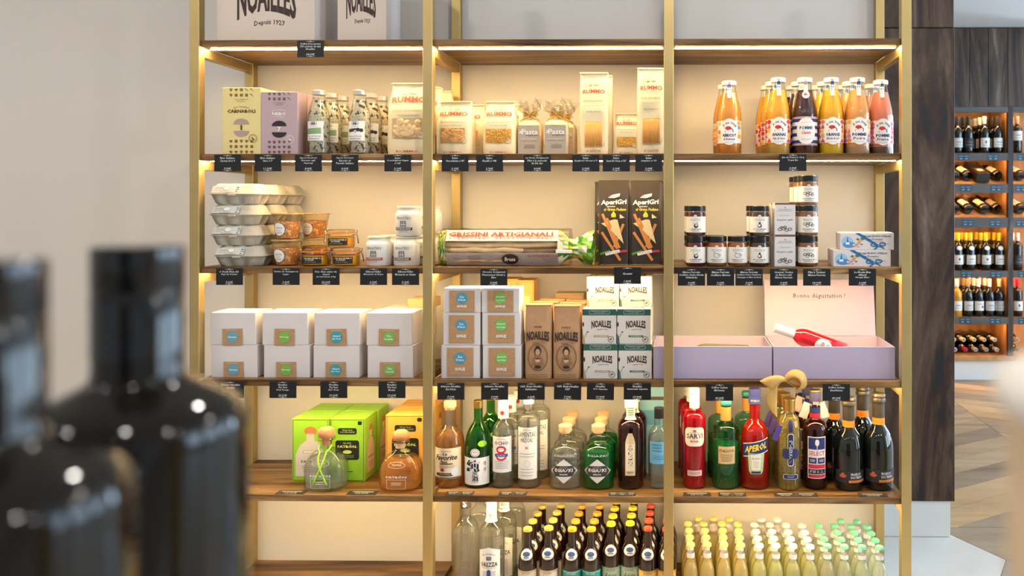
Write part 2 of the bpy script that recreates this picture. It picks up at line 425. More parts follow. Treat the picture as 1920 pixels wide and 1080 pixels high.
# --- brass framed shelf unit
unit = thing('shelf_unit', 'tall brass framed shelf unit with oak boards and glowing strips', 'shelf unit', (0, 0, 0))
PW = 0.0305
POSTX = [SX(p, 0) for p in (355, 792.5, 1244.6, 1690.7)]
ZT = 2.25; YB = 0.312
me0 = MB().box(0, PW, 0, PW, 0, ZT, 0.0008).build('post', m_brass, unit); me0.location = (POSTX[0], 0, 0.0)
for i, x in enumerate(POSTX):
    for y in (0, YB):
        if i == 0 and y == 0: continue
        o = me0.copy(); COL.objects.link(o); o.location = (x, y, 0)
rl = None
for i, x in enumerate(POSTX):
    for z in ZS:
        if rl is None:
            rl = MB().box(0, PW-0.004, PW, YB, -0.03, 0, 0.0008).build('side_rail', m_brass, unit); o = rl
        else: o = rl.copy(); COL.objects.link(o)
        o.location = (x+0.002, 0, z-TH-0.0005)
for c in range(3):
    xa = POSTX[c]+PW+0.0005; xb = POSTX[c+1]-0.0005
    b0 = l0 = None
    for r, z in enumerate(ZS):
        if b0 is None:
            b0 = MB().box(0, xb-xa, YF, YW-0.001, -TH, 0, 0.0008).build('shelf_board', m_shelf, unit); b = b0
        else: b = b0.copy(); COL.objects.link(b)
        b.location = (xa, 0, z)
        if r < 5:
            if l0 is None:
                l0 = MB().box(0.004, xb-xa-0.004, 0.052, 0.061, -TH-0.0015, -TH-0.0003).build('led_strip', m_led, b)
                l0['label'] = 'glowing warm light strip under the board'
            else: l = l0.copy(); COL.objects.link(l); l.parent = b

# ================================================================ builders for the goods
ORD = ['front', 'second from the front', 'third from the front', 'fourth from the front', 'fifth from the front', 'sixth from the front']
def base_z(r): return ZS[r]+0.0003
def carton(name, label, cat, w, d, h, m, loc, rz=0, group=None, bev=0.0012):
    t = thing(name, label, cat, loc, rz, group)
    MB().box(-w/2, w/2, 0, d, 0, h, bev).build('carton_body', m, t)
    return t
def fx(x0, x1, Yf): return (SX(x0, Yf)+SX(x1, Yf))/2, SX(x1, Yf)-SX(x0, Yf)
def hh(px, py, Yf, r): return SZ(px, py, Yf)-base_z(r)

def noailles(p, x, y, w, h, m, since=True):
    """the house lettering: tall condensed capitals, the outer ones reaching lower"""
    def wp(a, b):
        u = 2*a/w; t = (b/h+0.5)
        lo = -h/2-0.30*h*u*u; hi = h/2-0.06*h*u*u
        return a, lo+(hi-lo)*t
    p.text('NOAILLES', x, y, w, h, m, bold=0.035, warp=wp, res=2)
    if since: p.text('Depuis 1927', x+w*0.05, y-h*0.84, w*0.52, h*0.2, m, bold=0.012, warp=lambda a, b: (a, b-0.5*a*a/w))

def price_tag(px, py, lines, r, Yf=-0.0022, rot=0.0, what=''):
    w, h = 0.0850, 0.0525
    x = SX(px+25.5, Yf); zt = SZ(px+25.5, py, Yf)
    t = thing('price_tag', what, 'price tag', (x, Yf, zt-h), 0, 'hanging black price tags')
    t.rotation_euler = (0, rot, 0)
    MB().box(-w/2, w/2, -0.0008, 0.0008, 0, h, 0.0003).build('card', m_black, t)
    MB().box(-0.008, 0.008, 0.0009, YF-Yf-0.0004, h-0.012, h-0.003).build('clip', m_black, t)
    p = Print(); n = len(lines)
    for s in (-1, 1):      # small ornament at the top and the foot
        yy = h/2+s*(h/2-0.0028)
        p.rect(0, yy, 0.022, 0.0005, m_tagtext); p.ell(0, yy, 0.0035, 0.0012, m_tagtext, 8); p.rect(0, yy-s*0.0012, 0.03, 0.0003, m_tagtext)
    lh = 0.0088 if n < 4 else 0.0082
    y = h-0.0105 if n > 2 else h*0.62
    for i, s in enumerate(lines[:-1]):
        p.text(s, 0, y, min(0.077, 0.0036*len(s)), 0.0062 if n < 4 else 0.0056, m_tagtext, bold=0.012, shear=0.22); y -= lh
    s = lines[-1]; p.text(s, 0, 0.0092, 0.0043*len(s), 0.0058, m_tagtext, bold=0.015, shear=0.2)
    p.build('lettering', t, flat(-0.0008))
    return t

# ---------------------------------------------------------------- bottles
m_glass = glass('clear_glass', (250, 251, 250), 1.3)
m_glass_thin = glass('thin_clear_glass', (254, 254, 252), 0.8, .04, .65)
m_glass_green = glass('green_glass', (130, 200, 100), 1.2)
m_water = liquid('clear_spirit', (254, 254, 250), .09, (250, 248, 236), bend=.3)  # pale diffuse share stands in for light scattered inside the clear liquid
m_darkglass = mat('dark_bottle_glass', (12, 16, 13), rough=0.06, spec=0.6, coat=0.5)
m_brownglass = mat('brown_bottle_glass', (38, 20, 12), rough=0.06, spec=0.6, coat=0.4)
m_cork = mat('pale_cork', (222, 184, 140), 0.6, var=0.06, vscale=300)
m_gold = mat('gold_foil', (206, 168, 88), 0.3, metal=1.0)
m_silver = mat('tin_lid', (214, 208, 198), 0.32, metal=0.7)
m_capwhite = mat('white_cap', (240, 236, 226), 0.35)
def soft(prof, k=2):
    """round a bottle outline off (corner cutting), ends kept"""
    for _ in range(k):
        q = [prof[0]]
        for a, b in zip(prof, prof[1:]):
            q += [(a[0]*.75+b[0]*.25, a[1]*.75+b[1]*.25), (a[0]*.25+b[0]*.75, a[1]*.25+b[1]*.75)]
        prof = q+[prof[-1]]
    return prof
def bottle_outline(R, H, rn, zs, zn, lip=0.0, foot=0.004):
    """R body radius, zs where the shoulder starts, zn where the neck starts, rn neck radius"""
    b = [(0, 0.003), (R*0.7, 0.0), (R-foot, 0.0), (R, foot*1.2), (R, zs*0.5), (R, zs)]
    sh = [(R, zs), (R*0.985+rn*0.015, zs+(zn-zs)*0.22), (R*0.72+rn*0.28, zs+(zn-zs)*0.62), (rn*1.06, zs+(zn-zs)*0.93), (rn, zn)]
    sh = soft(sh, 2)
    out = b+sh[1:]+[(rn, H)]
    if lip: out[-1:] = [(rn, H-0.012), (rn+lip, H-0.011), (rn+lip, H)]
    return out
def inset(prof, d, zmax, zmin=0.004):
    rf = interp(prof); zz = sorted(set([z for r, z in prof if zmin < z < zmax]+[zmin, zmax]))
    pts = [(max(rf(z)-d, 0.001), z) for z in zz]
    return [(0, zmin)]+pts+[(0, zmax)]
def bottle(name, label, prof, gm, loc, rz=0, liq=None, cap=None, capm=None, cat='bottle', group=None, n=28, sq=None, yscale=1, capname='cap'):
    t = thing(name, label, cat, loc, rz, group)
    MB().lathe(prof, n, sq=sq, yscale=yscale).build('glass_body', gm, t, True, 50)
    if liq: MB().lathe(inset(prof, 0.0022, liq[0]), n, sq=sq, yscale=yscale).build('contents', liq[1], t, True, 60)
    if cap: MB().lathe(cap, 24).build(capname, capm, t, True, 40)
    return t
def capof(r, z0, z1): return [(0, z0), (r, z0), (r, z1-0.0015), (r-0.0015, z1), (0, z1)]

# ---------------------------------------------------------------- filled paper bags
def bag_rings(w, d, h, wt, dt, seed, crumple=0.0, n=28, lean=0.0, k=12, sq=4.0, bulge=0.0):
    rings = []
    for i in range(k+1):
        u = i/k; z = h*u
        e = min(1, max(0, (u-0.55)/0.45)); e = e*e*(3-2*e)
        W = w*(1-e)+wt*e; D = d*(1-e)+dt*e
        W *= 1+bulge*math.sin(PI*min(1, u*1.25)); g = []
        if u < 0.06: W *= 0.97; D *= 0.95
        for q in range(n):
            a = 2*PI*q/n; c, s = math.cos(a), math.sin(a); f = (abs(c)**sq+abs(s)**sq)**(-1/sq)
            x, y = W/2*c*f, D/2*s*f
            nz = noise.noise(Vector((x*26+seed*7, y*26, z*26)))*crumple if 0 < i else 0
            g.append((x*(1+nz*0.3), y+nz*0.35+lean*z, z))
        rings.append(g)
    return rings
def bag_front(w, d, h, dt, lean=0.0, sq=4.0):
    def fn(x, y, o):
        u = y/h; e = min(1, max(0, (u-0.55)/0.45)); e = e*e*(3-2*e); D = d*(1-e)+dt*e
        t = min(0.98, abs(2*x/w)); f = (1-t**sq)**(1/sq)
        return (x, -D/2*f+lean*y-o-0.003, y)
    return fn

# ---------------------------------------------------------------- row of boxes and tall goods, top board
m_bagpaper = mat('rosy_grey_card', (206, 190, 176), 0.6, var=0.02, vscale=8)
m_whitecard = mat('white_card', (216, 210, 208), 0.55, var=0.01, vscale=20)
def gift_box(x0, x1, label, Yf, d, h, logo_px, logo_w, logo_h, logo_py):
    x, w = fx(x0, x1, Yf)
    t = thing('tea_box', label, 'box', (x, Yf, base_z(0)))
    MB().box(-w/2+0.002, w/2-0.0005, 0.002, d, 0, h, 0.001).build('carton_body', m_whitecard, t)
    MB().box(-w/2, w/2, 0, 0.002, 0, h).build('front_sleeve', m_bagpaper, t)
    p = Print(); noailles(p, SX(logo_px, Yf)-x, SZ(logo_px, logo_py, Yf)-base_z(0), logo_w*MPP(Yf), logo_h*MPP(Yf), C(52, 30, 26))
    p.build('lettering', t, flat(0))
gift_box(407, 590, 'large beige tea gift box with dark brown lettering on top board', 0.03, 0.15, 0.34, 500, 112, 60, -8)
gift_box(633, 724, 'narrow beige tea gift box standing nearest the second brass post', 0.045, 0.13, 0.30, 677, 56, 52, -4)
price_tag(557, 76, ['Coffret Découverte', '130 sachets de thé', 'Noailles', '34.00€'], 0, what='black price tag for the tea gift boxes, hanging alone on top board')

# ---------------------------------------------------------------- rice boxes
def rice_box(x0, x1, ytop, col, ink, ink2, name1, num, label, lid):
    Yf = 0.03; x, w = fx(x0, x1, Yf); h = hh((x0+x1)/2, ytop, Yf, 1); d = 0.062
    m = mat('rice_card_%s' % num, col, 0.5, var=0.02, vscale=30)
    t = carton('rice_box', label, 'box', w, d, h, m, (x, Yf, base_z(1)), group='rice boxes')
    MB().box(-w/2+0.004, w/2-0.004, 0.003, d-0.003, h, h+0.0006).build('lid_flap', m, t)
    p = Print(); k = C(ink); k2 = C(ink2); rg = random.Random(4)
    def pattern(rows, cw):
        for y in rows:
            for i in range(5):
                cx, s = (-2+i)*cw, cw*0.36; q = rg.randrange(4)
                if q == 0:
                    for a in range(4): p.ell(cx+s*.55*math.cos(PI/4+a*PI/2), y+s*.55*math.sin(PI/4+a*PI/2), s*.42, s*.42, k, 8)
                elif q == 1:
                    for a in (-.9, -.3, .3, .9): p.line(cx, y-s*.8, cx+s*math.sin(a), y+s*.9*math.cos(a), s*.28, k)
                elif q == 2: p.ell(cx-s*.4, y+s*.2, s*.4, s*.5, k, 8); p.ell(cx+s*.4, y+s*.2, s*.4, s*.5, k, 8); p.poly([(cx-s*.8, y+s*.1), (cx, y-s*.9), (cx+s*.8, y+s*.1)], k)
                else: p.line(cx-s*.7, y+s*.7, cx+s*.7, y-s*.7, s*.3, k); p.ell(cx-s*.5, y+s*.5, s*.35, s*.35, k, 8)
    cw = w*0.135
    pattern([h*0.965, h*0.885], cw); pattern([h*0.195, h*0.115, h*0.035], cw)
    p.text('ACQUERELLO', 0, h*.82, w*.34, h*.018, k); p.text('ITALIANO', 0, h*.79, w*.22, h*.014, k)
    p.text('RISO ITALIANO', 0, h*.71, w*.4, h*.018, k2, warp=lambda a, b: (a, b-6*a*a))
    p.text(name1, 0, h*.645, w*(.72 if len(name1) > 5 else .38), h*.052, k2, bold=.03)
    if len(name1) < 6: p.text('INTEGRALE', 0, h*.595, w*.32, h*.016, k2)
    rx, cyy = w*.2, h*.40
    grain = mat('rice_window_%s' % num, (176, 150, 142) if num == '1' else (40, 34, 38), 0.5, var=.25, vscale=400)
    p.ell(0, cyy+h*.05, rx, h*.085, grain, 14, 0, PI); p.ell(0, cyy-h*.05, rx, h*.085, grain, 14, PI, 2*PI)
    p.text(num, 0, cyy, w*(.045 if num == '1' else .1), h*.075, k2, bold=.03)
    p.ring(w*.3, h*.235, w*.11, w*.11, w*.008, k2); p.ring(w*.3, h*.235, w*.085, w*.085, w*.004, k2)
    p.line(w*.27, h*.25, w*.32, h*.215, w*.03, k2); p.line(w*.31, h*.215, w*.35, h*.225, w*.015, k2)
    p.build('printed_pattern', t, flat(0))
    return t, (x, Yf, d)
t, (x, Y, d) = rice_box(416.5, 489, 164, (226, 206, 140), (124, 92, 36), (96, 72, 34), 'CARNAROLI', '1', 'pale yellow rice box with round window, front one of its file', 0)
for i in (1, 2): dup(t, (x+0.003*i, Y+(d+.002)*i, base_z(1)), 'pale yellow rice box with round window, %s' % ORD[i])
t, (x, Y, d) = rice_box(489.5, 558, 172, (186, 160, 164), (104, 76, 84), (244, 236, 236), 'NERO', '7', 'mauve rice box with dark round window, front one of its file', 0)
for i in (1, 2): dup(t, (x+0.002*i, Y+(d+.002)*i, base_z(1)), 'mauve rice box with dark round window, %s' % ORD[i])

# ---------------------------------------------------------------- bottles of risotto rice
def speckled(name, c, spots):
    m, nt, b = new_mat(name); N = nt.nodes; L = nt.links
    tc = N.new('ShaderNodeTexCoord'); v = N.new('ShaderNodeTexVoronoi'); v.inputs['Scale'].default_value = 210
    n = N.new('ShaderNodeTexNoise'); n.inputs['Scale'].default_value = 75; n.inputs['Detail'].default_value = 3
    L.new(tc.outputs['Object'], v.inputs['Vector']); L.new(tc.outputs['Object'], n.inputs['Vector'])
    r = N.new('ShaderNodeValToRGB'); r.color_ramp.elements[0].color = lin(c)+(1,); r.color_ramp.elements[1].color = lin(tuple(q*.72 for q in c))+(1,)
    L.new(v.outputs['Distance'], r.inputs['Fac'])
    r2 = N.new('ShaderNodeValToRGB'); r2.color_ramp.elements[0].position = .56; r2.color_ramp.elements[1].position = .60
    r2.color_ramp.elements[0].color = (0, 0, 0, 1); r2.color_ramp.elements[1].color = (1, 1, 1, 1)
    L.new(n.outputs['Fac'], r2.inputs['Fac'])
    mx = N.new('ShaderNodeMixRGB'); mx.inputs[2].default_value = lin(spots)+(1,)
    L.new(r2.outputs['Color'], mx.inputs[0]); L.new(r.outputs['Color'], mx.inputs[1]); L.new(mx.outputs[0], b.inputs['Base Color'])
    bp = N.new('ShaderNodeBump'); bp.inputs['Strength'].default_value = .5; bp.inputs['Distance'].default_value = .002
    L.new(v.outputs['Distance'], bp.inputs['Height']); L.new(bp.outputs['Normal'], b.inputs['Normal'])
    MATS[name] = m; return m
def risotto(px, deep, green, what):
    Yc = 0.062; H = hh(px, 170, Yc, 1); R = 0.0325
    prof = [(0, .003), (R*.8, 0), (R, .005), (R, H*.52)]+soft([(R, H*.52), (R*.98, H*.62), (R*.68, H*.80), (R*.56, H*.87), (R*.56, H*.95)])[1:]
    m = speckled('rice_mix_%d' % green, (228, 214, 178), (62, 78, 44) if green else (46, 38, 36))
    t = bottle('risotto_bottle', 'glass bottle of risotto rice with %s label, front of its file' % what, prof, m_glass, (SX(px, Yc), Yc, base_z(1)), -0.12,
               (H*.86, m), capof(R*.62, H*.93, H), m_silver, cat='bottle', group='risotto bottles')
    lb = label_patch('paper_label', t, .062, .062, C(238, 236, 230), wrap(prof, H*.36))
    p = Print(.004); p.ring(0, .024, .012, .006, .001, C(30, 30, 30)); p.text('dida', 0, .024, .014, .008, C(20, 20, 20), bold=.04, shear=.2)
    p.text('Sapori Nostrani', 0, .0135, .026, .003, C(40, 40, 40), shear=.2)
    if green:
        for i in range(6): p.line(-.026, .006-i*.003, .024, .009-i*.0032, .0022, C(84, 138, 52) if i % 2 else C(120, 168, 80))
    else:
        rg = random.Random(5)
        for i in range(5): p.ell(-.02+i*.010, .0+rg.uniform(-.004, .004), .0065, .006, C(54, 46, 44), 10)
        p.ell(.002, -.002, .005, .005, C(200, 190, 176), 10)
    p.text('Risotto agli Asparagi' if green else 'Risotto al Tartufo', 0, -.017, .044, .005, C(60, 40, 30), shear=.25)
    stripes(p, 0, -.025, .04, .005, 2, C(120, 110, 100)); p.build('lettering', lb, wrap(prof, H*.36), .0006)
    for i in range(1, deep):
        dup(t, (SX(px, Yc)+.006*i+.005, Yc+.069*i, base_z(1)), 'glass bottle of risotto rice with %s label, %s' % (what, ORD[i]), rz=.1*i)
risotto(598, 3, 1, 'green asparagus'); risotto(675, 3, 0, 'dark truffle')

# ---------------------------------------------------------------- pasta
m_pbag = mat('cream_paper', (240, 222, 178), 0.55, var=.02, vscale=40, bump=.1)
m_red = C(206, 74, 48)
def pasta_piece(kind, mb, x, y, z, s, rg):
    if kind == 'rods':
        return
    a = rg.uniform(0, PI); dx, dz = math.cos(a), math.sin(a)
    if kind == 'shell':
        b = MB().lathe([(s*.2, -s*.9), (s*.62, -s*.4), (s*.7, 0), (s*.62, s*.4), (s*.2, s*.9)], 8)
    elif kind == 'ear':
        b = MB().lathe([(0, s*.1), (s*.5, s*.22), (s*.85, s*.05), (s*.9, -s*.15), (s*.5, -s*.05), (0, -s*.1)], 9)
        b.xf(Matrix.Rotation(PI/2+rg.uniform(-.6, .6), 4, 'X'))
    elif kind == 'spiral':
        pts = [(math.cos(q*1.6)*s*.33, math.sin(q*1.6)*s*.33, (q-4)*s*.24) for q in range(9)]
        b = MB().tube(pts, s*.3, 5)
    else:
        b = MB().lathe([(0, -s), (s*.5, -s*.4), (s*.5, s*.4), (0, s)], 5)
    b.xf(Matrix.Rotation(a, 4, 'Y') @ Matrix.Rotation(rg.uniform(-.5, .5), 4, 'X'))
    b.xf(Matrix.Translation((x, y, z)) @ Matrix.Scale(.4, 4, (0, 1, 0))); mb.add(b.v, b.f)
def pasta_bag(px0, px1, ytop, label, kind, sub, col, Yf, d=.075, tall=False, deep=0, win=None, rz=0, lean=.02, lab2=None, dshift=(.004, .0), pieces=70, size=.0075):
    w = (px1-px0)*MPP(Yf); x = SX((px0+px1)/2, Yf); h = hh((px0+px1)/2, ytop, Yf, 1)
    t = thing('pasta_bag', label, 'pasta bag', (x, Yf+d/2, base_z(1)), rz, 'cream paper pasta bags')
    wt, dt = (w*.98, d*.45) if tall else (w*.86, d*.3); sd = hash(sub) % 50 if False else len(sub)*3+len(kind)
    sq = 5.0
    MB().loft(bag_rings(w, d, h, wt, dt, sd, .007, 36, lean, 14, sq)).build('paper_bag', m_pbag, t, True, 40)
    MB().box(-wt/2, wt/2, -dt*.5+lean*h-.003, dt*.5+lean*h, h-.001, h+.004, .001).build('folded_top', m_pbag, t)
    fn = bag_front(w, d, h, dt, lean, sq); p = Print(.008)
    yb = h*.80
    p.text('lenta lavorazione' if tall else 'Antico', 0, h*.93, w*.3, h*.02, C(120, 104, 80), shear=.2)
    if tall:
        p.line(-w*.38, h*.865, -w*.05, h*.90, h*.001+.0006, C(90, 80, 64)); p.line(-w*.36, h*.825, -w*.03, h*.86, h*.001+.0006, C(90, 80, 64))
        p.text('METODO', -w*.205, h*.868, w*.22, h*.012, C(90, 80, 64), rot=.32); p.text('RUMMO', -w*.205, h*.852, w*.22, h*.012, C(90, 80, 64), rot=.32)
    p.text('dal 1846', 0, yb+h*.055, w*.32, h*.028, C(70, 56, 44), shear=.3, bold=.02)
    aw = w*.76; ah = h*.052 if tall else h*.085
    p.text('RUMMO', 0, yb-h*.02, aw, ah, m_red, bold=.03, res=2, warp=lambda a, b: (a, b-.14*ah*(2*a/aw)**2*1.4))
    p.text('Lenta Lavorazione', 0, h*(.66 if tall else .62), w*.66, h*.032, C(140, 118, 86), shear=.4)
    p.line(-w*.34, h*.60, w*.34, h*.60, .0006, C(160, 140, 104)); p.text(sub, 0, h*(.525 if tall else .545), w*.5, h*.018, C(110, 92, 66))
    ww, wh, wy = win or (w*.62, h*.30, h*.30)
    back = mat('pasta_window_'+kind, col, .35, var=.12, vscale=60)
    p.rect(0, wy, ww, wh, back)
    p.ring(w*.30, wy-wh*.36, w*.085, w*.085, w*.008, C(150, 130, 100)); p.ell(w*.30, wy-wh*.36, w*.07, w*.07, C(236, 222, 190), 14)
    stripes(p, w*.30, wy-wh*.36, w*.08, w*.07, 3, C(140, 120, 90))
    p.text('500g e', 0, wy-wh*.5-h*.03, w*.16, h*.016, C(80, 70, 56))
    p.text('RUMMO' if not tall else 'LE CLASSICHE', 0, h*.045, w*.5, h*.026, m_red if not tall else C(150, 110, 80), bold=.02)
    p.build('lettering', t, fn, .0006)
    mb = MB(); rg = random.Random(sd)
    pm = mat('dry_pasta_'+kind, tuple(min(255, int(c*1.12)) for c in col), .45)
    if kind == 'rods':
        k = int(ww/.0032)
        for i in range(k):
            xx = -ww/2+ww*(i+.5)/k
            mb.tube([fn(xx+rg.uniform(-.0006, .0006), wy-wh/2+.002, .0012), fn(xx, wy+wh/2-.002, .0012)], .0014, 5)
    else:
        for i in range(pieces):
            xx, zz = rg.uniform(-ww/2+size*.8, ww/2-size*.8), rg.uniform(wy-wh/2+size*.8, wy+wh/2-size*.8)
            q = fn(xx, zz, .0008); pasta_piece(kind, mb, q[0], q[1], q[2], size, rg)
    o = mb.build('dry_pasta', pm, t, True); o['kind'] = 'stuff'
    for i in range(deep):
        dup(t, (x+dshift[0]*(i+1), Yf+d/2+(d*1.10)*(i+1), base_z(1)), lab2 % ORD[i+1], rz=rz+dshift[1]*(i+1))
    return t
pasta_bag(722, 806, 155, 'large cream pasta bag of shells beside the second brass post', 'shell', 'CONCHIGLIONI RIGATI', (214, 180, 128), .05, .08, deep=2,
          lab2='large cream bag of pasta shells, %s behind the second post', win=(.098, .062, .085), pieces=34, size=.0125, dshift=(.010, 0))
pasta_bag(815, 884, 190, 'leaning cream pasta bag of little ears, front one next to the post', 'ear', 'ORECCHIETTE N.87', (206, 150, 84), .06, .072, deep=2,
          lab2='leaning cream bag of little ear pasta, %s', rz=-.03, dshift=(.022, .0), win=(.078, .046, .062), pieces=60, size=.0072)
pasta_bag(903, 966, 190, 'cream pasta bag with a window of golden spirals', 'spiral', 'FUSILLI N.48', (212, 158, 70), .06, .075, deep=1,
          lab2='cream bag of spiral pasta, %s', dshift=(.006, .0), win=(.082, .044, .06), pieces=70, size=.0062)
pasta_bag(1086, 1140, 137, 'tall cream spaghetti packet between tied bags and small bag', 'rods', 'SPAGHETTI GROSSI N.5', (222, 166, 88), .06, .05, tall=True, deep=1, lean=.0,
          lab2='tall cream spaghetti packet, %s', dshift=(.010, .0), win=(.056, .080, .065))
pasta_bag(1150, 1199, 213, 'small cream bag of tiny soup pasta between the tall packets', 'orzo', 'SEMI DI ORZO N.27', (204, 150, 56), .075, .06,
          win=(.062, .030, .042), pieces=150, size=.0035)
pasta_bag(1194, 1248, 128, 'tall cream linguine packet half hidden by the third brass post', 'rods', 'LINGUINE N.13', (226, 176, 104), .06, .05, tall=True, lean=.01,
          win=(.056, .080, .075))

# ---------------------------------------------------------------- cellophane bags of ribbon tied pasta
m_cello = glass('cellophane', (252, 250, 246), 0.9, .16)
_n = m_cello.node_tree; _d = _n.nodes.new('ShaderNodeBsdfTranslucent'); _d.inputs[0].default_value = (.95, .92, .86, 1)
_x = _n.nodes.new('ShaderNodeMixShader'); _x.inputs[0].default_value = .16; _o = _n.nodes['Material Output']; _f = _o.inputs[0].links[0].from_socket
_n.links.new(_f, _x.inputs[1]); _n.links.new(_d.outputs[0], _x.inputs[2]); _n.links.new(_x.outputs[0], _o.inputs[0])
m_semol = mat('pale_pasta', (236, 210, 160), .5, var=.10, vscale=120)
m_raffia = mat('gold_ribbon', (206, 158, 58), .45)
def tied_bag(px, Yf, w, d, hb, label, first=True, rz=0):
    x = SX(px, Yf)
    t = thing('tied_pasta_bag', label, 'pasta bag', (x, Yf+d/2, base_z(1)), rz, 'ribbon tied pasta bags')
    rings = []
    for z, k in ((0, .90), (.006, .97), (hb*.5, 1.0), (hb*.82, .97), (hb*.95, .86), (hb, .7)):
        rings.append([(w/2*k*math.copysign(abs(math.cos(a))**.4, math.cos(a)), d/2*k*math.copysign(abs(math.sin(a))**.4, math.sin(a)), z) for a in [2*PI*q/24 for q in range(24)]])
    MB().loft(rings).build('pasta_block', m_semol, t, True, 50)
    lw, lh = w*.86, hb*.82
    fn = flat(-d/2-.001)
    p = Print(); p.rect(0, hb*.44, lw, lh, C(188, 172, 150)); p.lay = 0; lb = p.build('paper_label', t, fn)
    p = Print(); k = C(250, 246, 238); b = C(84, 66, 52)
    p.text('la', -lw*.40, hb*.66, lw*.12, hb*.08, k, bold=.02, rot=PI/2); p.text('Pasta', lw*.05, hb*.66, lw*.76, hb*.15, k, bold=.01, res=2)
    p.text('artigianale', lw*.14, hb*.56, lw*.58, hb*.07, b, shear=.25, bold=.01)
    p.text('PÂTE À LA SEMOULE', 0, hb*.46, lw*.72, hb*.03, k); p.text('de blé dur de qualité', lw*.02, hb*.40, lw*.78, hb*.03, b, bold=.01)
    stripes(p, lw*.04, hb*.24, lw*.6, hb*.12, 5, b, .25, 3); p.line(-lw*.14, hb*.82, lw*.14, hb*.82, .0006, b); p.build('lettering', lb, fn, .0006)
    # gathered clear film above the tie
    rg = random.Random(int(px)); rings = []
    for j, (z, k) in enumerate(((hb*.9, .92), (hb*1.04, .62), (hb*1.13, .36), (hb*1.19, .42), (hb*1.32, .74), (hb*1.48, .86), (hb*1.58, .84))):
        rings.append([((w/2*k+rg.uniform(-.004, .004)*(j+.3))*math.cos(a), (d*.40*k+rg.uniform(-.004, .004)*(j+.3))*math.sin(a), z+rg.uniform(-.003, .003)*j*.8) for a in [2*PI*q/30 for q in range(30)]])
    MB().loft(rings, False).build('clear_film', m_cello, t, True, 25)
    mb = MB(); zt = hb*1.15
    mb.tube([(w*.21*math.cos(a), d*.17*math.sin(a), zt) for a in [2*PI*q/16 for q in range(17)]], .003, 6)
    for s in (-1, 1):
        mb.tube([(0, -d*.18, zt), (s*w*.13, -d*.26, zt+.012), (s*w*.25, -d*.26, zt+.015), (s*w*.2, -d*.25, zt+.004), (0, -d*.2, zt)], [.002, .003, .0035, .003, .002], 5)
        mb.tube([(0, -d*.2, zt), (s*w*.2, -d*.3, zt-.008), (s*w*.38, -d*.34, zt-.022)], .0022, 5)
    mb.build('ribbon', m_raffia, t, True)
    return t
t = tied_bag(1041.5, .062, .080, .062, .112, 'ribbon tied clear bag of pasta with grey label, nearest the tall spaghetti')
dup(t, (SX(991, .07), .105, base_z(1)), 'ribbon tied clear bag of pasta with grey label, next to the spiral pasta', rz=.0)
dup(t, (SX(1056, .14), .178, base_z(1)), 'ribbon tied clear bag of pasta standing behind the other two', rz=-.05)

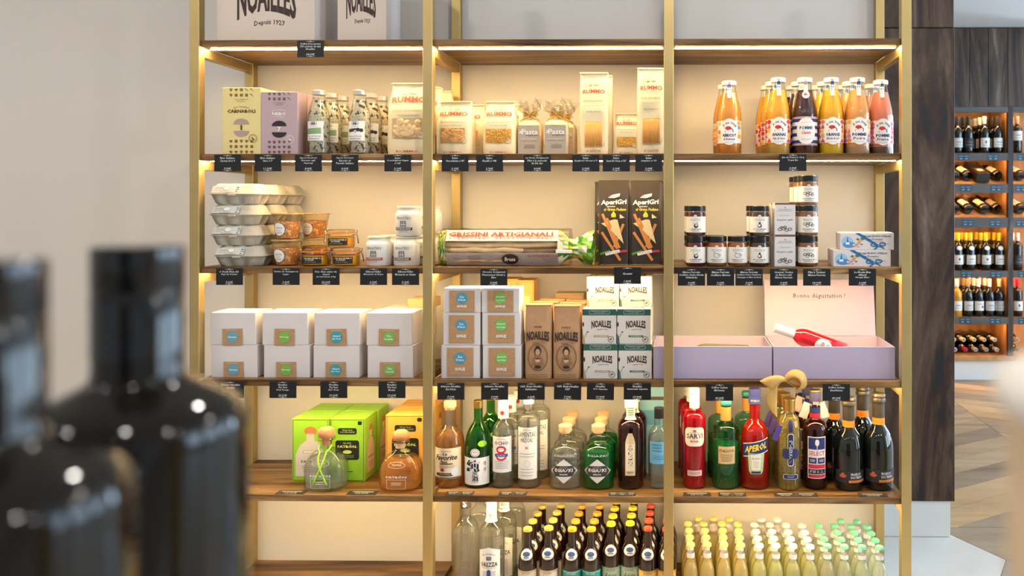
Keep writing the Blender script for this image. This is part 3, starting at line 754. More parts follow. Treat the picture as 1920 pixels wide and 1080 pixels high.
# ---------------------------------------------------------------- fruit juice
def juice(px, yt, col, low, fruit, sub, patt, label, deep, lab2, stripe=False, seal=(38, 74, 120), Yc=.088):
    H = hh(px, yt, Yc, 1); R = .0398; rn = .0205
    zl = H*.965
    prof = [(0, .003), (R*.8, 0), (R-.002, .001), (R, .005), (R, H*.47)]+soft([(R, H*.47), (R*.99, H*.57), (R*.74, H*.75), (rn*1.1, H*.87), (rn, H*.94)], 2)[1:]+[(rn, zl)]
    liqm = mat('juice_'+fruit+sub, col, .25, var=.03, vscale=14, coat=.3)
    t = bottle('juice_bottle', label, prof, m_glass, (SX(px, Yc), Yc, base_z(1)), -.05, (H*.84, liqm), capof(rn+.0035, H*.945, H), m_capwhite, group='juice bottles')
    if low: MB().lathe(inset(prof, .0016, H*.105, .003), 28).build('settled_pulp', mat('pulp_'+fruit+sub, low, .3), t, True, 60)
    z0 = H*.30; hl = H*.33; fn = wrap(prof, z0, R)
    p = Print(.005); p.rect(0, 0, PI*R*1.5, hl*(1.12 if stripe else .92), C(240, 234, 224)); p.lay = 0; lb = p.build('paper_label', t, fn)
    p = Print(.005); rg = random.Random(len(fruit)+len(sub)); ink = C(34, 44, 92)
    if stripe:
        for i in range(4):
            p.rect(0, hl*(-.42+i*.28), PI*R*1.5, hl*.13, C(30, 52, 120))
        p.rect(0, hl*.53, PI*R*1.5, hl*.03, C(210, 80, 70)); p.rect(0, -hl*.53, PI*R*1.5, hl*.03, C(210, 80, 70))
        p.ell(0, 0, R*.80, hl*.53, C(244, 238, 230), 28)
        p.text('JUS DE FRUITS', 0, hl*.33, R*.8, hl*.05, C(200, 90, 80), warp=lambda a, b: (a, b-10*a*a))
        p.text('POMME', 0, hl*.12, R*1.05, hl*.14, C(30, 70, 120), bold=.04); p.text('Cassis', 0, -hl*.06, R*.75, hl*.13, C(206, 70, 84), shear=.25, bold=.03)
        p.text('BIOLOGIQUE', 0, -hl*.34, R*.7, hl*.05, C(120, 120, 140), warp=lambda a, b: (a, b+10*a*a))
    else:
        nx = 11
        for i in range(nx):
            for j in range(5):
                xx = (-.5+(i+.5)/nx)*PI*R*1.5; yy = hl*(-.36+j*.18)
                if abs(xx) < R*.60: continue
                c = C(patt[rg.randrange(len(patt))]); s = PI*R*1.5/nx*.52
                if rg.random() < .5: p.poly([(xx-s, yy-hl*.08), (xx+s, yy-hl*.08), (xx, yy+hl*.1)], c)
                else: p.ell(xx, yy, s, hl*.09, c, 8)
        p.ell(0, 0, R*.74, hl*.54, C(244, 238, 230), 28)
        for k, ch in enumerate('LE COQ TOQUE'):      # lettering in an arc
            a = PI*(.86-.72*k/11)
            if ch != ' ': p.text(ch, R*.56*math.cos(a), hl*.13+R*.46*math.sin(a), R*.13, R*.17, C(30, 30, 40), bold=.04, rot=a-PI/2)
        p.ell(-R*.08, hl*.15, R*.25, R*.15, C(206, 52, 48), 12); p.poly([(-R*.34, hl*.13), (-R*.1, hl*.05), (R*.05, hl*.16)], C(206, 52, 48))
        p.line(R*.08, hl*.15, R*.30, hl*.08, R*.06, C(60, 40, 44)); p.line(R*.28, hl*.09, R*.30, -hl*.02, R*.06, C(60, 40, 44)); p.line(-R*.3, hl*.06, -R*.34, -hl*.03, R*.03, C(90, 70, 70))
        p.text(fruit, 0, -hl*.14, R*1.12, hl*.13, ink, bold=.045); p.text(sub, 0, -hl*.29, R*.95, hl*.10, ink, shear=.25, bold=.02)
        p.text('pur jus de fruits', 0, -hl*.43, R*.7, hl*.045, C(100, 100, 110), warp=lambda a, b: (a, b+9*a*a))
    p.build('lettering', lb, fn, .0007)
    # paper seal over the lid and down the neck
    p = Print(.004); zt = H*.985
    L = H*.225; sw = .0105
    pr2 = [(rn+.0042, H), (rn+.0042, H*.94)]+[(r+.001, z) for r, z in prof if z < H*.935]
    p.rrect(0, -L/2, sw*1.25, L, C(240, 238, 232), .004); p.rect(0, -L*.45, sw, L*.86, C(seal)); p.rect(0, -L*.4, sw*.22, L*.7, C(200, 214, 230))
    p.rect(0, -L*.86, sw*.7, sw*.7, C(240, 238, 232)) if not stripe else p.ell(0, -L*.95, .013, .013, C(244, 236, 230), 14)
    if stripe: p.ring(0, -L*.95, .013, .013, .0015, C(210, 80, 80)); p.ell(-.001, -L*.93, .006, .004, C(206, 52, 48), 10)
    p.build('paper_seal', t, wrap(pr2, zt))
    for i in range(1, deep+1):
        dup(t, (SX(px, Yc)-.008*i, Yc+.0815*i, base_z(1)), lab2 % ORD[i], rz=.25*i)
juice(1367, 153, (238, 150, 44), (196, 116, 20), 'ABRICOT', 'de Roumoules', [(240, 150, 60), (120, 150, 200), (236, 110, 60), (246, 200, 90), (240, 230, 220)], 'orange apricot juice bottle standing apart from the other juices', 1, 'orange apricot juice bottle, %s', seal=(118, 138, 180))
juice(1459, 147, (248, 170, 34), (190, 150, 70), 'ANANAS', 'Pain de Sucre', [(200, 40, 60), (246, 190, 40), (240, 226, 210), (220, 70, 50)], 'yellow pineapple juice bottle with red and yellow triangles on label', 2, 'yellow pineapple juice bottle, %s', seal=(28, 84, 130))
juice(1509, 147, (58, 18, 24), None, 'POMME', 'Cassis', [], 'dark purple juice bottle with navy striped label', 2, 'dark purple juice bottle with navy stripes, %s', stripe=True, seal=(170, 170, 176))
juice(1558.5, 147, (250, 178, 20), (206, 170, 20), 'ORANGE', 'Blonde de Sud', [(240, 130, 80), (246, 190, 90), (236, 160, 120), (206, 70, 60)], 'bright yellow orange juice bottle with flowered label', 2, 'bright yellow orange juice bottle, %s', seal=(28, 84, 130))
juice(1607.5, 147, (238, 164, 84), (176, 140, 104), 'POMME', 'Poire', [(240, 180, 80), (230, 130, 60), (190, 130, 190), (246, 220, 170)], 'peach coloured apple pear juice bottle, second from the end', 2, 'peach coloured apple pear juice bottle, %s', seal=(60, 84, 120))
juice(1651, 151.5, (232, 132, 100), (96, 70, 60), 'POMME', 'Fraise', [(230, 110, 150), (240, 160, 180), (220, 80, 110), (246, 220, 220)], 'coral apple strawberry juice bottle at the end next to the post', 1, 'coral apple strawberry juice bottle, %s', seal=(40, 74, 120), Yc=.125)

for px, ls, what in ((401.5, ['Riso Italiano', 'Carnaroli n°1', '9.90€'], 'below the yellow rice box'), (477, ['Riso Italiano', 'Nero n°7', '11.50€'], 'below the mauve rice box'),
                     (553, ['Sapori Nostrani', 'Risotto agli', 'Asparagi', '8.00€'], 'below the asparagus risotto bottle'), (621.5, ['Sapori Nostrani', 'Risotto al', 'Tartufo Italiano', '8.00€'], 'below the truffle risotto bottle'),
                     (720.5, ['Rummo', 'Conchiglioni Rigati', 'n°147', '3.10€'], 'below the bag of pasta shells'), (828, ['Rummo', 'Orecchiette n°87', '3.10€'], 'below the little ear pasta'),
                     (892.5, ['Rummo', 'Fusilli n°48', '2.90€'], 'below the spiral pasta'), (982, ['La Pasta Artigianale', 'Pâte à la semoule', 'de blé dur', '4.00€'], 'below the ribbon tied bags'),
                     (1073, ['Rummo', 'Spaghetti Grossi n°5', '2.90€'], 'below the tall spaghetti packet'), (1130, ['Rummo', 'Semi Di Orzo n°27', '2.90€'], 'below the small bag of soup pasta'),
                     (1191, ['Rummo', 'Linguine n°13', '2.90€'], 'below the linguine packet'), (1461, ['Jus de Fruit Le Coq', 'Toqué Bio', '5.90€'], 'below the juice bottles')):
    price_tag(px, 290 if px != 1461 else 289, ls, 1, what='black price tag hanging '+what)

def band(t, prof, z0, z1, m, name, off=.0008):
    rf = interp(prof); return MB().lathe([(rf(z0+(z1-z0)*i/5)+off, z0+(z1-z0)*i/5) for i in range(6)], 26).build(name, m, t, True)

# ================================================================ second board: eggs, terrines, mustard, biscuits, jam, nougat
m_pulp = mat('grey_moulded_pulp', (182, 175, 160), .85, var=.03, vscale=90, bump=.25)
def egg_carton():
    w, d, h = .168, .104, .0655; t = thing('egg_carton', '', 'egg carton', (0, 0, 0), 0, 'stacked egg cartons')
    def ring(z, kw, kd, scal, n=72):
        g = []
        for q in range(n):
            a = 2*PI*q/n; c, s = math.cos(a), math.sin(a); f = (abs(c)**5+abs(s)**5)**(-1/5)
            x, y = c*f, s*f
            sx = scal*(1-abs(math.sin(1.5*PI*(x+1)))) if abs(y) > abs(x) else scal*.8*(1-abs(math.sin(PI*(y+1))))
            g.append((w/2*kw*x*(1-sx*(.25 if abs(y) > abs(x) else 1)), d/2*kd*y*(1-sx*(1 if abs(y) > abs(x) else .25))+d/2, z))
        return g
    MB().loft([ring(0, .78, .74, .30), ring(.004, .83, .80, .34), ring(.018, .90, .90, .26), ring(.030, .95, .95, .1), ring(.0315, 1.0, 1.0, 0), ring(.0335, 1.0, 1.0, 0)]).build('tray', m_pulp, t, True, 50)
    MB().loft([ring(.0337, .99, .99, 0), ring(.036, .95, .955, .02), ring(.050, .90, .84, .05), ring(.060, .84, .74, .10), ring(h, .76, .62, .14)]).build('lid', m_pulp, t, True, 50)
    MB().box(-.012, .012, -.004, .004, .027, .034, .001).build('closing_tab', m_pulp, t)
    def fn(x, y, o):                               # sloping front of the lid
        u = y/.030; yy = d/2*(1-(.955-.235*u*.9))
        return (x, yy-o-.0028, .0365+.0235*u)
    p = Print(); ink = C(86, 88, 84); bl = C(84, 140, 160)
    p.rect(-.022, .0145, .088, .027, C(206, 201, 190)); p.ell(-.020, .018, .0125, .0085, ink); p.ell(-.0195, .0185, .0112, .0074, C(232, 228, 218))
    p.text('Oeufs', -.045, .020, .022, .008, ink, shear=.2); p.text('plein air', -.046, .011, .022, .005, ink)
    p.frame(-.022, .004, .036, .006, .0005, ink); p.text('6 oeufs bio', -.022, .004, .028, .004, ink, shear=.2)
    p.ell(.016, .022, .0045, .0032, bl, 10); p.rect(.016, .014, .010, .003, bl); p.ell(.013, .006, .003, .0022, ink, 8)
    p.build('printed_label', t, fn)
    return t, w, d, h
eg, ew, ed, eh = egg_carton()
jit = [(.004, .012), (.0, .0), (.001, .003), (.006, .0)]
levels = ['bottom level', 'second level up', 'third level up', 'top level']
first = True
for lv in range(4):
    for k in range(3):
        px = (440, 436, 434, 434)[lv]; Y0 = .022+(ed+.001)*k
        loc = (SX(px, .02)+[.004, .0, .0, .0][lv]+.006*k*(lv > 1), Y0, base_z(2)+lv*(eh+.0004))
        lb = 'grey egg carton, %s of its stack, %s' % (levels[lv], ('front pile', 'middle pile', 'pile against the wall')[k])
        if first: eg.location = loc; eg['label'] = lb; first = False
        else: dup(eg, loc, lb)

# ---- terrines in tapered glass pots
m_pate = speckled('rabbit_terrine', (222, 150, 96), (236, 190, 140))
m_yglass = glass('straw_glass', (255, 246, 222), 1.2)
m_lidclear = mat('amber_clear_lid', (232, 190, 120), .15, trans=.5)
def terrine():
    t = thing('terrine_pot', '', 'terrine', (0, 0, 0), -.15, 'terrine pots')
    H = .081; pr = [(0, .002), (.031, 0), (.0335, .004), (.043, .066), (.0445, .070), (.0445, .078)]
    MB().lathe(pr, 30).build('glass_pot', m_yglass, t, True, 45)
    MB().lathe([(0, .004), (.0310, .004), (.0385, .052), (.036, .058), (0, .060)], 30).build('terrine_filling', m_pate, t, True, 50)
    MB().lathe([(0, .0785), (.046, .0785), (.0475, .080), (.0475, .083), (.044, .0845), (0, .0845)], 30).build('lid', m_lidclear, t, True, 40)
    MB().box(.040, .056, -.008, .008, .0795, .0815, .0005).build('pull_tab', m_lidclear, t)
    fn = wrap(pr, .033, .038, -.1)
    lb = label_patch('round_label', t, .044, .046, C(120, 112, 108), fn, 'ell')
    p = Print(.004); p.ell(0, 0, .0195, .0205, C(244, 240, 234)); p.text('Terrine', .0, .005, .026, .008, C(120, 60, 50), shear=.15); p.text('de Lapin', 0, -.004, .018, .005, C(110, 80, 70))
    stripes(p, 0, -.0115, .022, .006, 2, C(140, 120, 110)); p.build('lettering', lb, fn, .0008)
    return t
tr = terrine(); th = .0848
for i, (px, Yc, z, lb) in enumerate(((538, .075, 0, 'glass terrine pot, lower of the front pile beside the egg cartons'), (539, .075, 1, 'glass terrine pot on top of the front pile beside the egg cartons'),
                                     (590, .170, 0, 'glass terrine pot, lower of the pile behind'), (590, .170, 1, 'glass terrine pot on top of the pile behind, label half hidden'))):
    loc = (SX(px, Yc), Yc, base_z(2)+z*th)
    if i == 0: tr.location = loc; tr['label'] = lb
    else: dup(tr, loc, lb, rz=-.15 if z else -.05)

# ---- clip top jars of foie gras
m_foie = mat('yellow_foie_gras', (226, 170, 40), .35, var=.08, vscale=40)
m_rubber = mat('orange_rubber', (224, 128, 44), .5); m_wire = mat('steel_wire', (170, 166, 160), .25, metal=1)
def clip_jar():
    t = thing('clip_top_jar', '', 'jar', (0, 0, 0), 0, 'clip top jars')
    R = .042; pr = [(0, .002), (R-.005, 0), (R, .005), (R, .034), (R-.003, .038), (R+.001, .041), (R+.001, .044)]
    MB().lathe(pr, 30).build('glass_body', m_yglass, t, True, 45)
    MB().lathe([(0, .004), (R-.004, .004), (R-.0022, .008), (R-.0022, .034), (0, .035)], 30).build('contents', m_foie, t, True, 50)
    MB().lathe([(0, .0442), (R+.003, .0442), (R+.003, .0482), (0, .0482)], 30).build('rubber_ring', m_rubber, t, True, 40)
    MB().lathe([(0, .0485), (R+.001, .0485), (R+.001, .054), (R-.004, .058), (0, .058)], 30).build('glass_lid', m_yglass, t, True, 40)
    for s in (-1, 1):
        x = s*(R+.004)
        MB().tube([(x*.86, -.012, .040), (x, -.010, .043), (x*1.06, -.006, .053), (x*1.03, 0, .056), (x*1.06, .006, .053), (x, .010, .043), (x*.86, .012, .040)], .0012, 6).build('wire_clasp', m_wire, t, True)
        MB().tube([(x, -.004, .052), (x*1.16, -.002, .036), (x*1.2, 0, .016), (x*1.15, .002, .012), (x*1.08, .003, .034), (x, .004, .048)], .0012, 6).build('wire_clasp', m_wire, t, True)
    fn = wrap(pr, .0195, R)
    lb = label_patch('black_label', t, .068, .022, C(34, 28, 24), fn)
    p = Print(.004); p.text('FOIE GRAS ENTIER', 0, .006, .048, .0042, C(236, 226, 200), bold=.03); p.text('DE CANARD', -.003, .0008, .030, .0036, C(236, 226, 200), bold=.03)
    p.text('du Sud-Ouest', -.002, -.0055, .040, .003, C(210, 190, 150)); p.ell(.028, .006, .003, .003, C(220, 110, 40), 8); p.build('lettering', lb, fn, .0007)
    return t
cj = clip_jar(); chh = .0585
for i, (px, Yc, z, lb) in enumerate(((593, .068, 0, 'clip top jar of yellow foie gras, lower one next to the terrine'), (649.5, .068, 0, 'clip top jar of yellow foie gras, lower one next to the mustard'),
                                     (640, .072, 1, 'clip top jar of yellow foie gras set on top of the other two'))):
    loc = (SX(px, Yc), Yc, base_z(2)+z*chh)
    if i == 0: cj.location = loc; cj['label'] = lb
    else: dup(cj, loc, lb, rz=.05)

# ---- stoneware mustard jars
m_stone = mat('white_stoneware', (232, 228, 220), .3, coat=.2); m_clid = mat('cream_lid', (226, 216, 196), .45)
def mustard(band, label, loc):
    t = thing('mustard_jar', label, 'mustard jar', loc, -.1, 'white mustard jars')
    R = .0405; pr = [(0, .002), (R-.004, 0), (R, .004), (R, .060)]+soft([(R, .060), (R, .072), (R-.006, .079), (.0325, .082), (.0325, .088)], 1)[1:]
    MB().lathe(pr, 30).build('stoneware_body', m_stone, t, True, 45)
    MB().lathe([(0, .0885), (.031, .0885), (.035, .089), (.035, .0935), (.033, .0955), (0, .0955)], 30).build('lid', m_clid, t, True, 40)
    fn = wrap(pr, .036, R); p = Print(.004); k = C(62, 58, 56)
    p.text('Edmond Fallot', 0, .023, .050, .008, k, shear=.3); p.rect(0, .017, .048, .0005, k)
    for i in range(3): p.poly([(-.010+i*.0068, .009), (-.0040+i*.0068, .009), (-.007+i*.0068, .0145)], k)
    p.frame(0, .0015, .021, .014, .0008, k)
    for i in range(3):
        p.rect(-.0065+i*.0065, .0045, .003, .0045, k); p.rect(-.0065+i*.0065, -.0025, .003, .005, k)
    p.rect(0, -.0125, .058, .008, C(band)); p.text('MOUTARDE DE DIJON' if band[0] > 120 else 'MOUTARDE EN GRAINS', 0, -.0125, .048, .0045, C(240, 234, 226), bold=.02)
    stripes(p, 0, -.021, .03, .004, 2, C(150, 146, 140)); p.build('lettering', t, fn)
    return t
mh = .0958
mustard((158, 46, 44), 'white mustard jar with red band, standing single', (SX(711, .07), .07, base_z(2)))
mg = mustard((52, 46, 44), 'white mustard jar with dark band, lower of the stack by the post', (SX(763, .068), .068, base_z(2)))
dup(mg, (SX(766, .068), .068, base_z(2)+mh), 'white mustard jar with dark band, on top of the stack')
dup(mg, (SX(764, .068)+.012, .153, base_z(2)), 'white mustard jar behind the stack, its side showing past the post')
dup(mg, (SX(764, .068)+.020, .238, base_z(2)), 'white mustard jar against the wall, lower one of its stack')
dup(mg, (SX(764, .068)+.022, .238, base_z(2)+mh), 'white mustard jar against the wall, seen beyond the second post')
dup(mg, (SX(711, .07)+.008, .156, base_z(2)), 'white mustard jar behind the red banded one')

# ---- breadsticks in clear wrap
gx0, gx1, gy = SX(821, .04), SX(1066, .04), .04
gl = gx1-gx0
g = thing('breadstick_pack', 'long clear pack of breadsticks with white bands and twisted leafy end', 'breadsticks', ((gx0+gx1)/2, gy, base_z(2)))
gh, gd = .118, .10
def gring(x, k=1.0, n=28, seed=0):
    r = []
    for q in range(n):
        a = 2*PI*q/n; c, s = math.cos(a), math.sin(a); f = (abs(c)**3.2+abs(s)**3.2)**(-1/3.2)
        j = noise.noise(Vector((x*30, c*2, s*2+seed)))*.003
        r.append((x, gd/2+(gd/2*k)*c*f+j, max(.0004, gh/2+(gh/2*k)*s*f+j)))
    return r
m_wrap = glass('clear_wrap', (252, 248, 240), 0.9, .12)
rings = [gring(-gl/2+gl*i/24) for i in range(25)]
MB().loft(rings).build('clear_wrap', m_wrap, g, True, 60)
m_stick = mat('baked_breadstick', (246, 212, 164), .7, var=.10, vscale=60, bump=.2)
rg = random.Random(9); MBs = []
for row in range(6):
    for k in range(4):
        z = .019+row*.0160; sf = abs(z-gh/2)/(gh/2); y = .0150+gd/2*(1-(1-sf**3.2)**(1/3.2))+k*.0195; a = -gl/2+.012+rg.uniform(0, .02); b = gl/2-.012-rg.uniform(0, .02)
        if rg.random() < .5 and k == 0: b = a+(b-a)*rg.uniform(.6, .75)
        pts = [(a+(b-a)*i/8, y+rg.uniform(-.0015, .0015), z+rg.uniform(-.0018, .0018)) for i in range(9)]
        MB().tube(pts, [.005]+[.0088+rg.uniform(-.0008, .0008) for _ in range(7)]+[.005], 7).build('breadstick', m_stick, g, True)
def gfront(x, y, o):
    s = (y-gh/2)/(gh/2); s = max(-.985, min(.985, s)); return (x, gd/2-gd/2*(1-abs(s)**3.2)**(1/3.2)-o-.0022, y)
p = Print(.03)
p.rect(-.005, gh*.83, gl*.86, gh*.28, C(244, 238, 226)); p.rect(-.005, gh*.19, gl*.86, gh*.34, C(206, 196, 198)); p.lay = 0; lb = p.build('paper_band', g, gfront)
p = Print(); rd = C(208, 66, 54); gr_ = C(110, 104, 96)
p.text('GRISSINI ARTIGIANALI', -.008, gh*.865, gl*.80, gh*.115, rd, bold=.035)
for i, ch in enumerate('PIEMONTESI·STIRATI·A·MANO'):
    if ch != '·': p.text(ch, -.008+gl*.80*(-.5+(i+.5)/25), gh*.755, .0062 if ch != 'I' else .0012, gh*.05, gr_)
p.build('title_lettering', lb, gfront, .001); p = Print()
p.ell(.022, gh*.19, .027, .017, C(60, 36, 34)); p.text('Brusa', .022, gh*.19, .034, .013, C(240, 230, 214), shear=.15, bold=.02)
p.build('brand_badge', lb, gfront, .001); p = Print()
p.text("OLIO EXTRAVERGINE D'OLIVA", gl*.305, gh*.285, gl*.24, gh*.065, C(170, 60, 62), bold=.02)
stripes(p, gl*.36, gh*.16, gl*.12, gh*.14, 4, gr_, .25, 2); p.build('oil_lettering', lb, gfront, .001); p = Print(); stripes(p, -gl*.22, gh*.19, gl*.13, gh*.2, 6, gr_, .25, 4); p.text('300 g e', -gl*.36, gh*.21, gl*.05, gh*.06, gr_, bold=.02)
p.build('weight_lettering', lb, gfront, .001)
def leafwrap(x0, x1, k0, k1, sgn, nm):
    """crumpled printed foil that closes the pack"""
    rgl = random.Random(len(nm)+int(x0*100)); n = 26; rows = 7; v = []; f = []; mi = []
    ms = [C(126, 190, 60), C(70, 130, 44), C(240, 238, 220), C(236, 196, 50), C(168, 210, 90)]
    for i in range(rows+1):
        u = i/rows; k = k0+(k1-k0)*u
        if sgn > 0: k = k0*(1-u*1.6) if u < .35 else k0*(.44+(u-.35)*.85)
        for q in range(n):
            a = 2*PI*q/n; c, s = math.cos(a), math.sin(a); j = rgl.uniform(-.10, .10)*min(1, u*2+.1)
            v.append((x0+(x1-x0)*u+rgl.uniform(-.004, .004)*u, gd/2+gd/2*(k+j)*c, max(.001, gh*.47+gh/2*(k+j)*s*1.0)))
    for i in range(rows):
        for q in range(n):
            f.append((i*n+q, i*n+(q+1) % n, (i+1)*n+(q+1) % n, (i+1)*n+q)); mi.append(rgl.choice((0, 0, 1, 2, 3, 4, 2)))
    link_mesh(nm, v, f, ms, g, midx=mi)
leafwrap(gl/2-.036, gl/2+.075, 1.0, 1.1, 1, 'twisted_foil_end')
leafwrap(-gl/2+.02, -gl/2-.002, .99, .9, -1, 'leafy_foil_end')
MB().box(gl/2-.040, gl/2+.012, -.006, -.0045, gh*.36, gh*.45, .0005).build('tie_tag', C(244, 240, 230), g)

# ---- black bags of cheese breadsticks
m_blackfoil = mat('black_foil', (58, 50, 42), .34, spec=.6, var=.05, vscale=12)
def snack_bag(px0, px1, yt, Yf, label):
    w = (px1-px0)*MPP(Yf); x = SX((px0+px1)/2, Yf); h = hh((px0+px1)/2, yt, Yf, 2); d = .050
    t = thing('snack_bag', label, 'snack bag', (x, Yf+d/2, base_z(2)), 0, 'black breadstick bags')
    MB().loft(bag_rings(w, d, h, w*.98, d*.34, 11, .006, 36, 0, 16, 4.5)).build('foil_bag', m_blackfoil, t, True, 45)
    MB().box(-w*.5, w*.5, -.003, .003, h-.002, h+.008, .0008).build('top_seal', m_blackfoil, t)
    MB().box(-w*.5, w*.5, -d*.5-.004, -d*.4, 0, .003, .0008).build('bottom_seal', m_blackfoil, t)
    fn = bag_front(w, d, h, d*.34, 0, 4.5); p = Print(.012); wht = C(244, 240, 230); ye = C(222, 196, 40); st = C(214, 138, 70); ch = C(236, 206, 150)
    p.poly([(-w*.18, h*.815), (-w*.05, h*.85), (w*.2, h*.868), (w*.19, h*.835), (w*.02, h*.812)], wht); p.text('Valledoro', .0, h*.84, w*.28, h*.026, C(190, 60, 50), shear=.2, bold=.03, rot=.12)
    p.text('AperiGri', 0, h*.755, w*.82, h*.075, wht, bold=.03, shear=.1, res=2, rot=.04); p.text('grissini', -w*.08, h*.708, w*.26, h*.022, wht, bold=.02)
    p.text('al Grana Padano', w*.05, h*.675, w*.72, h*.036, ye, bold=.03, shear=.1)
    p.poly([(0, h*.655), (-w*.08, h*.61), (-w*.07, h*.58), (w*.07, h*.58), (w*.08, h*.61)], ye); p.poly([(w*.2, h*.62), (w*.2, h*.565), (w*.36, h*.575)], ch)
    p.poly([(-w*.40, h*.505), (w*.02, h*.555), (w*.13, h*.55), (w*.33, h*.26), (-w*.1, h*.43)], ch)
    for (a, b, c, d2) in ((-.36, .62, .12, .20), (-.22, .57, .19, .21), (-.38, .40, .22, .06), (.32, .50, .02, .22)): p.line(w*a, h*b, w*c, h*d2, w*.085, st)
    p.poly([(-w*.1, h*.43), (w*.02, h*.555), (w*.13, h*.55), (w*.33, h*.26)], ch)
    p.line(-w*.44, h*.135, -w*.1, h*.175, h*.028, C(90, 150, 60)); p.line(w*.12, h*.165, w*.44, h*.175, h*.028, C(200, 60, 54)); p.line(-w*.26, h*.135, w*.2, h*.175, h*.038, C(240, 234, 224))
    p.text('Made in Italy', -w*.03, h*.155, w*.4, h*.02, C(90, 80, 70), rot=.14)
    p.build('printed_front', t, fn, .0008)
    return t
s1 = snack_bag(1121.5, 1179.5, 342, .085, 'black foil breadstick bag, front one of the pair further from post')
s2 = snack_bag(1181, 1240, 342, .085, 'black foil breadstick bag, front one beside the third post')
for i in (1, 2):
    dup(s1, (s1.location.x-.004*i, s1.location.y+.054*i, base_z(2)), 'black foil breadstick bag, %s, file further from post' % ORD[i])
    dup(s2, (s2.location.x+.002*i, s2.location.y+.054*i, base_z(2)), 'black foil breadstick bag, %s, file beside the post' % ORD[i])
dup(s1, (s1.location.x-.030, s1.location.y+.054*3.1, base_z(2)), 'black foil breadstick bag peeping out at the back')

# ---- jam jars
m_jlid = mat('black_lid', (24, 24, 26), .28)
def jam_jar(kind, col, motif, label, loc):
    t = thing('jam_jar', label, 'jam jar', loc, -.06, 'jam jars with black lids')
    R, H = .0325, .0962
    pr = [(0, .002), (R-.004, 0), (R, .005), (R, .069), (R-.0015, .073), (R-.001, .0765), (R-.003, .079), (R-.003, .084)]
    MB().lathe(pr, 26).build('glass_body', m_glass, t, True, 45)
    MB().lathe([(0, .003), (R-.005, .003), (R-.0015, .007), (R-.0015, .068), (R-.003, .076), (0, .077)], 26).build('contents', mat('jam_'+kind, col, .2, coat=.5, var=.15, vscale=60), t, True, 50)
    MB().lathe([(0, .0790), (R-.0005, .0790), (R-.0005, .0945), (R-.002, H), (0, H)], 26).build('lid', m_jlid, t, True, 40)
    fn = wrap(pr, .037, R); lb = label_patch('paper_label', t, .083, .050, C(238, 232, 222), fn)
    p = Print(.004); k = C(64, 58, 54)
    p.ell(0, .0255, .0055, .0055, C(238, 232, 222), 12); p.ring(0, .0262, .0026, .0026, .0006, k, 10); p.text('MAISON PERROTTE', 0, .017, .034, .0026, k); stripes(p, 0, .013, .036, .0028, 1, C(150, 140, 130))
    if motif == 'cherry': p.ell(.002, -.004, .007, .007, k); p.ell(.003, -.002, .004, .003, C(238, 232, 222), 10); p.line(-.008, .007, -.001, .001, .0008, k); p.line(.007, .008, .004, .002, .0012, k)
    elif motif == 'pear': p.ell(0, -.004, .0065, .006, k); p.ell(0, .003, .0035, .005, k); p.ell(-.001, -.003, .004, .004, C(238, 232, 222), 10); p.line(0, .007, .002, .011, .001, k)
    elif motif == 'apricot': p.ring(.001, -.001, .011, .007, .0012, k); p.line(-.010, .006, -.004, .009, .0012, k); p.line(.003, -.002, .009, .001, .0014, k)
    else:
        for a, b, r in ((-.012, .002, .006), (-.004, -.003, .006), (.006, .002, .007), (.012, -.002, .006), (-.002, .004, .005)): p.ring(a, b, r, r*.75, .0016, k, 12)
    p.text(kind.upper(), 0, -.0145, .040, .0034, k, bold=.02); stripes(p, 0, -.020, .030, .004, 2, C(120, 110, 100)); p.build('lettering', lb, fn, .0007)
    return t
JH = .0965
def jam_file(kind, col, motif, px, nz, deep, desc, Yc=.062):
    pos = [(k, z) for z in range(nz) for k in range(deep)]; t = None
    lev = {1: [''], 2: ['lower ', 'upper '], 3: ['bottom ', 'middle ', 'top ']}[nz]
    for k, z in pos:
        loc = (SX(px, Yc)-(.004*k if px < 1560 else 0), Yc+.067*k, base_z(2)+z*JH)
        lb = '%s%s jar with black lid, %s' % (lev[z], desc, ORD[k] if deep > 1 else 'single')
        if t is None: t = jam_jar(kind, col, motif, lb, loc)
        else: dup(t, loc, lb)
jam_file('cerise', (92, 14, 22), 'cherry', 1304.5, 2, 2, 'dark cherry jam')
jam_file('abricot', (176, 96, 26), 'apricot', 1344, 1, 2, 'amber apricot jam, beside cherry,')
jam_file('abricot', (176, 96, 26), 'apricot', 1383, 1, 1, 'amber apricot jam, beside pear,')
jam_file('poire', (84, 52, 26), 'pear', 1423.5, 2, 2, 'dark pear jam')
jam_file('noisette', (146, 92, 48), 'nut', 1514.5, 3, 3, 'brown nut spread')
m_ctop = C(112, 72, 56)
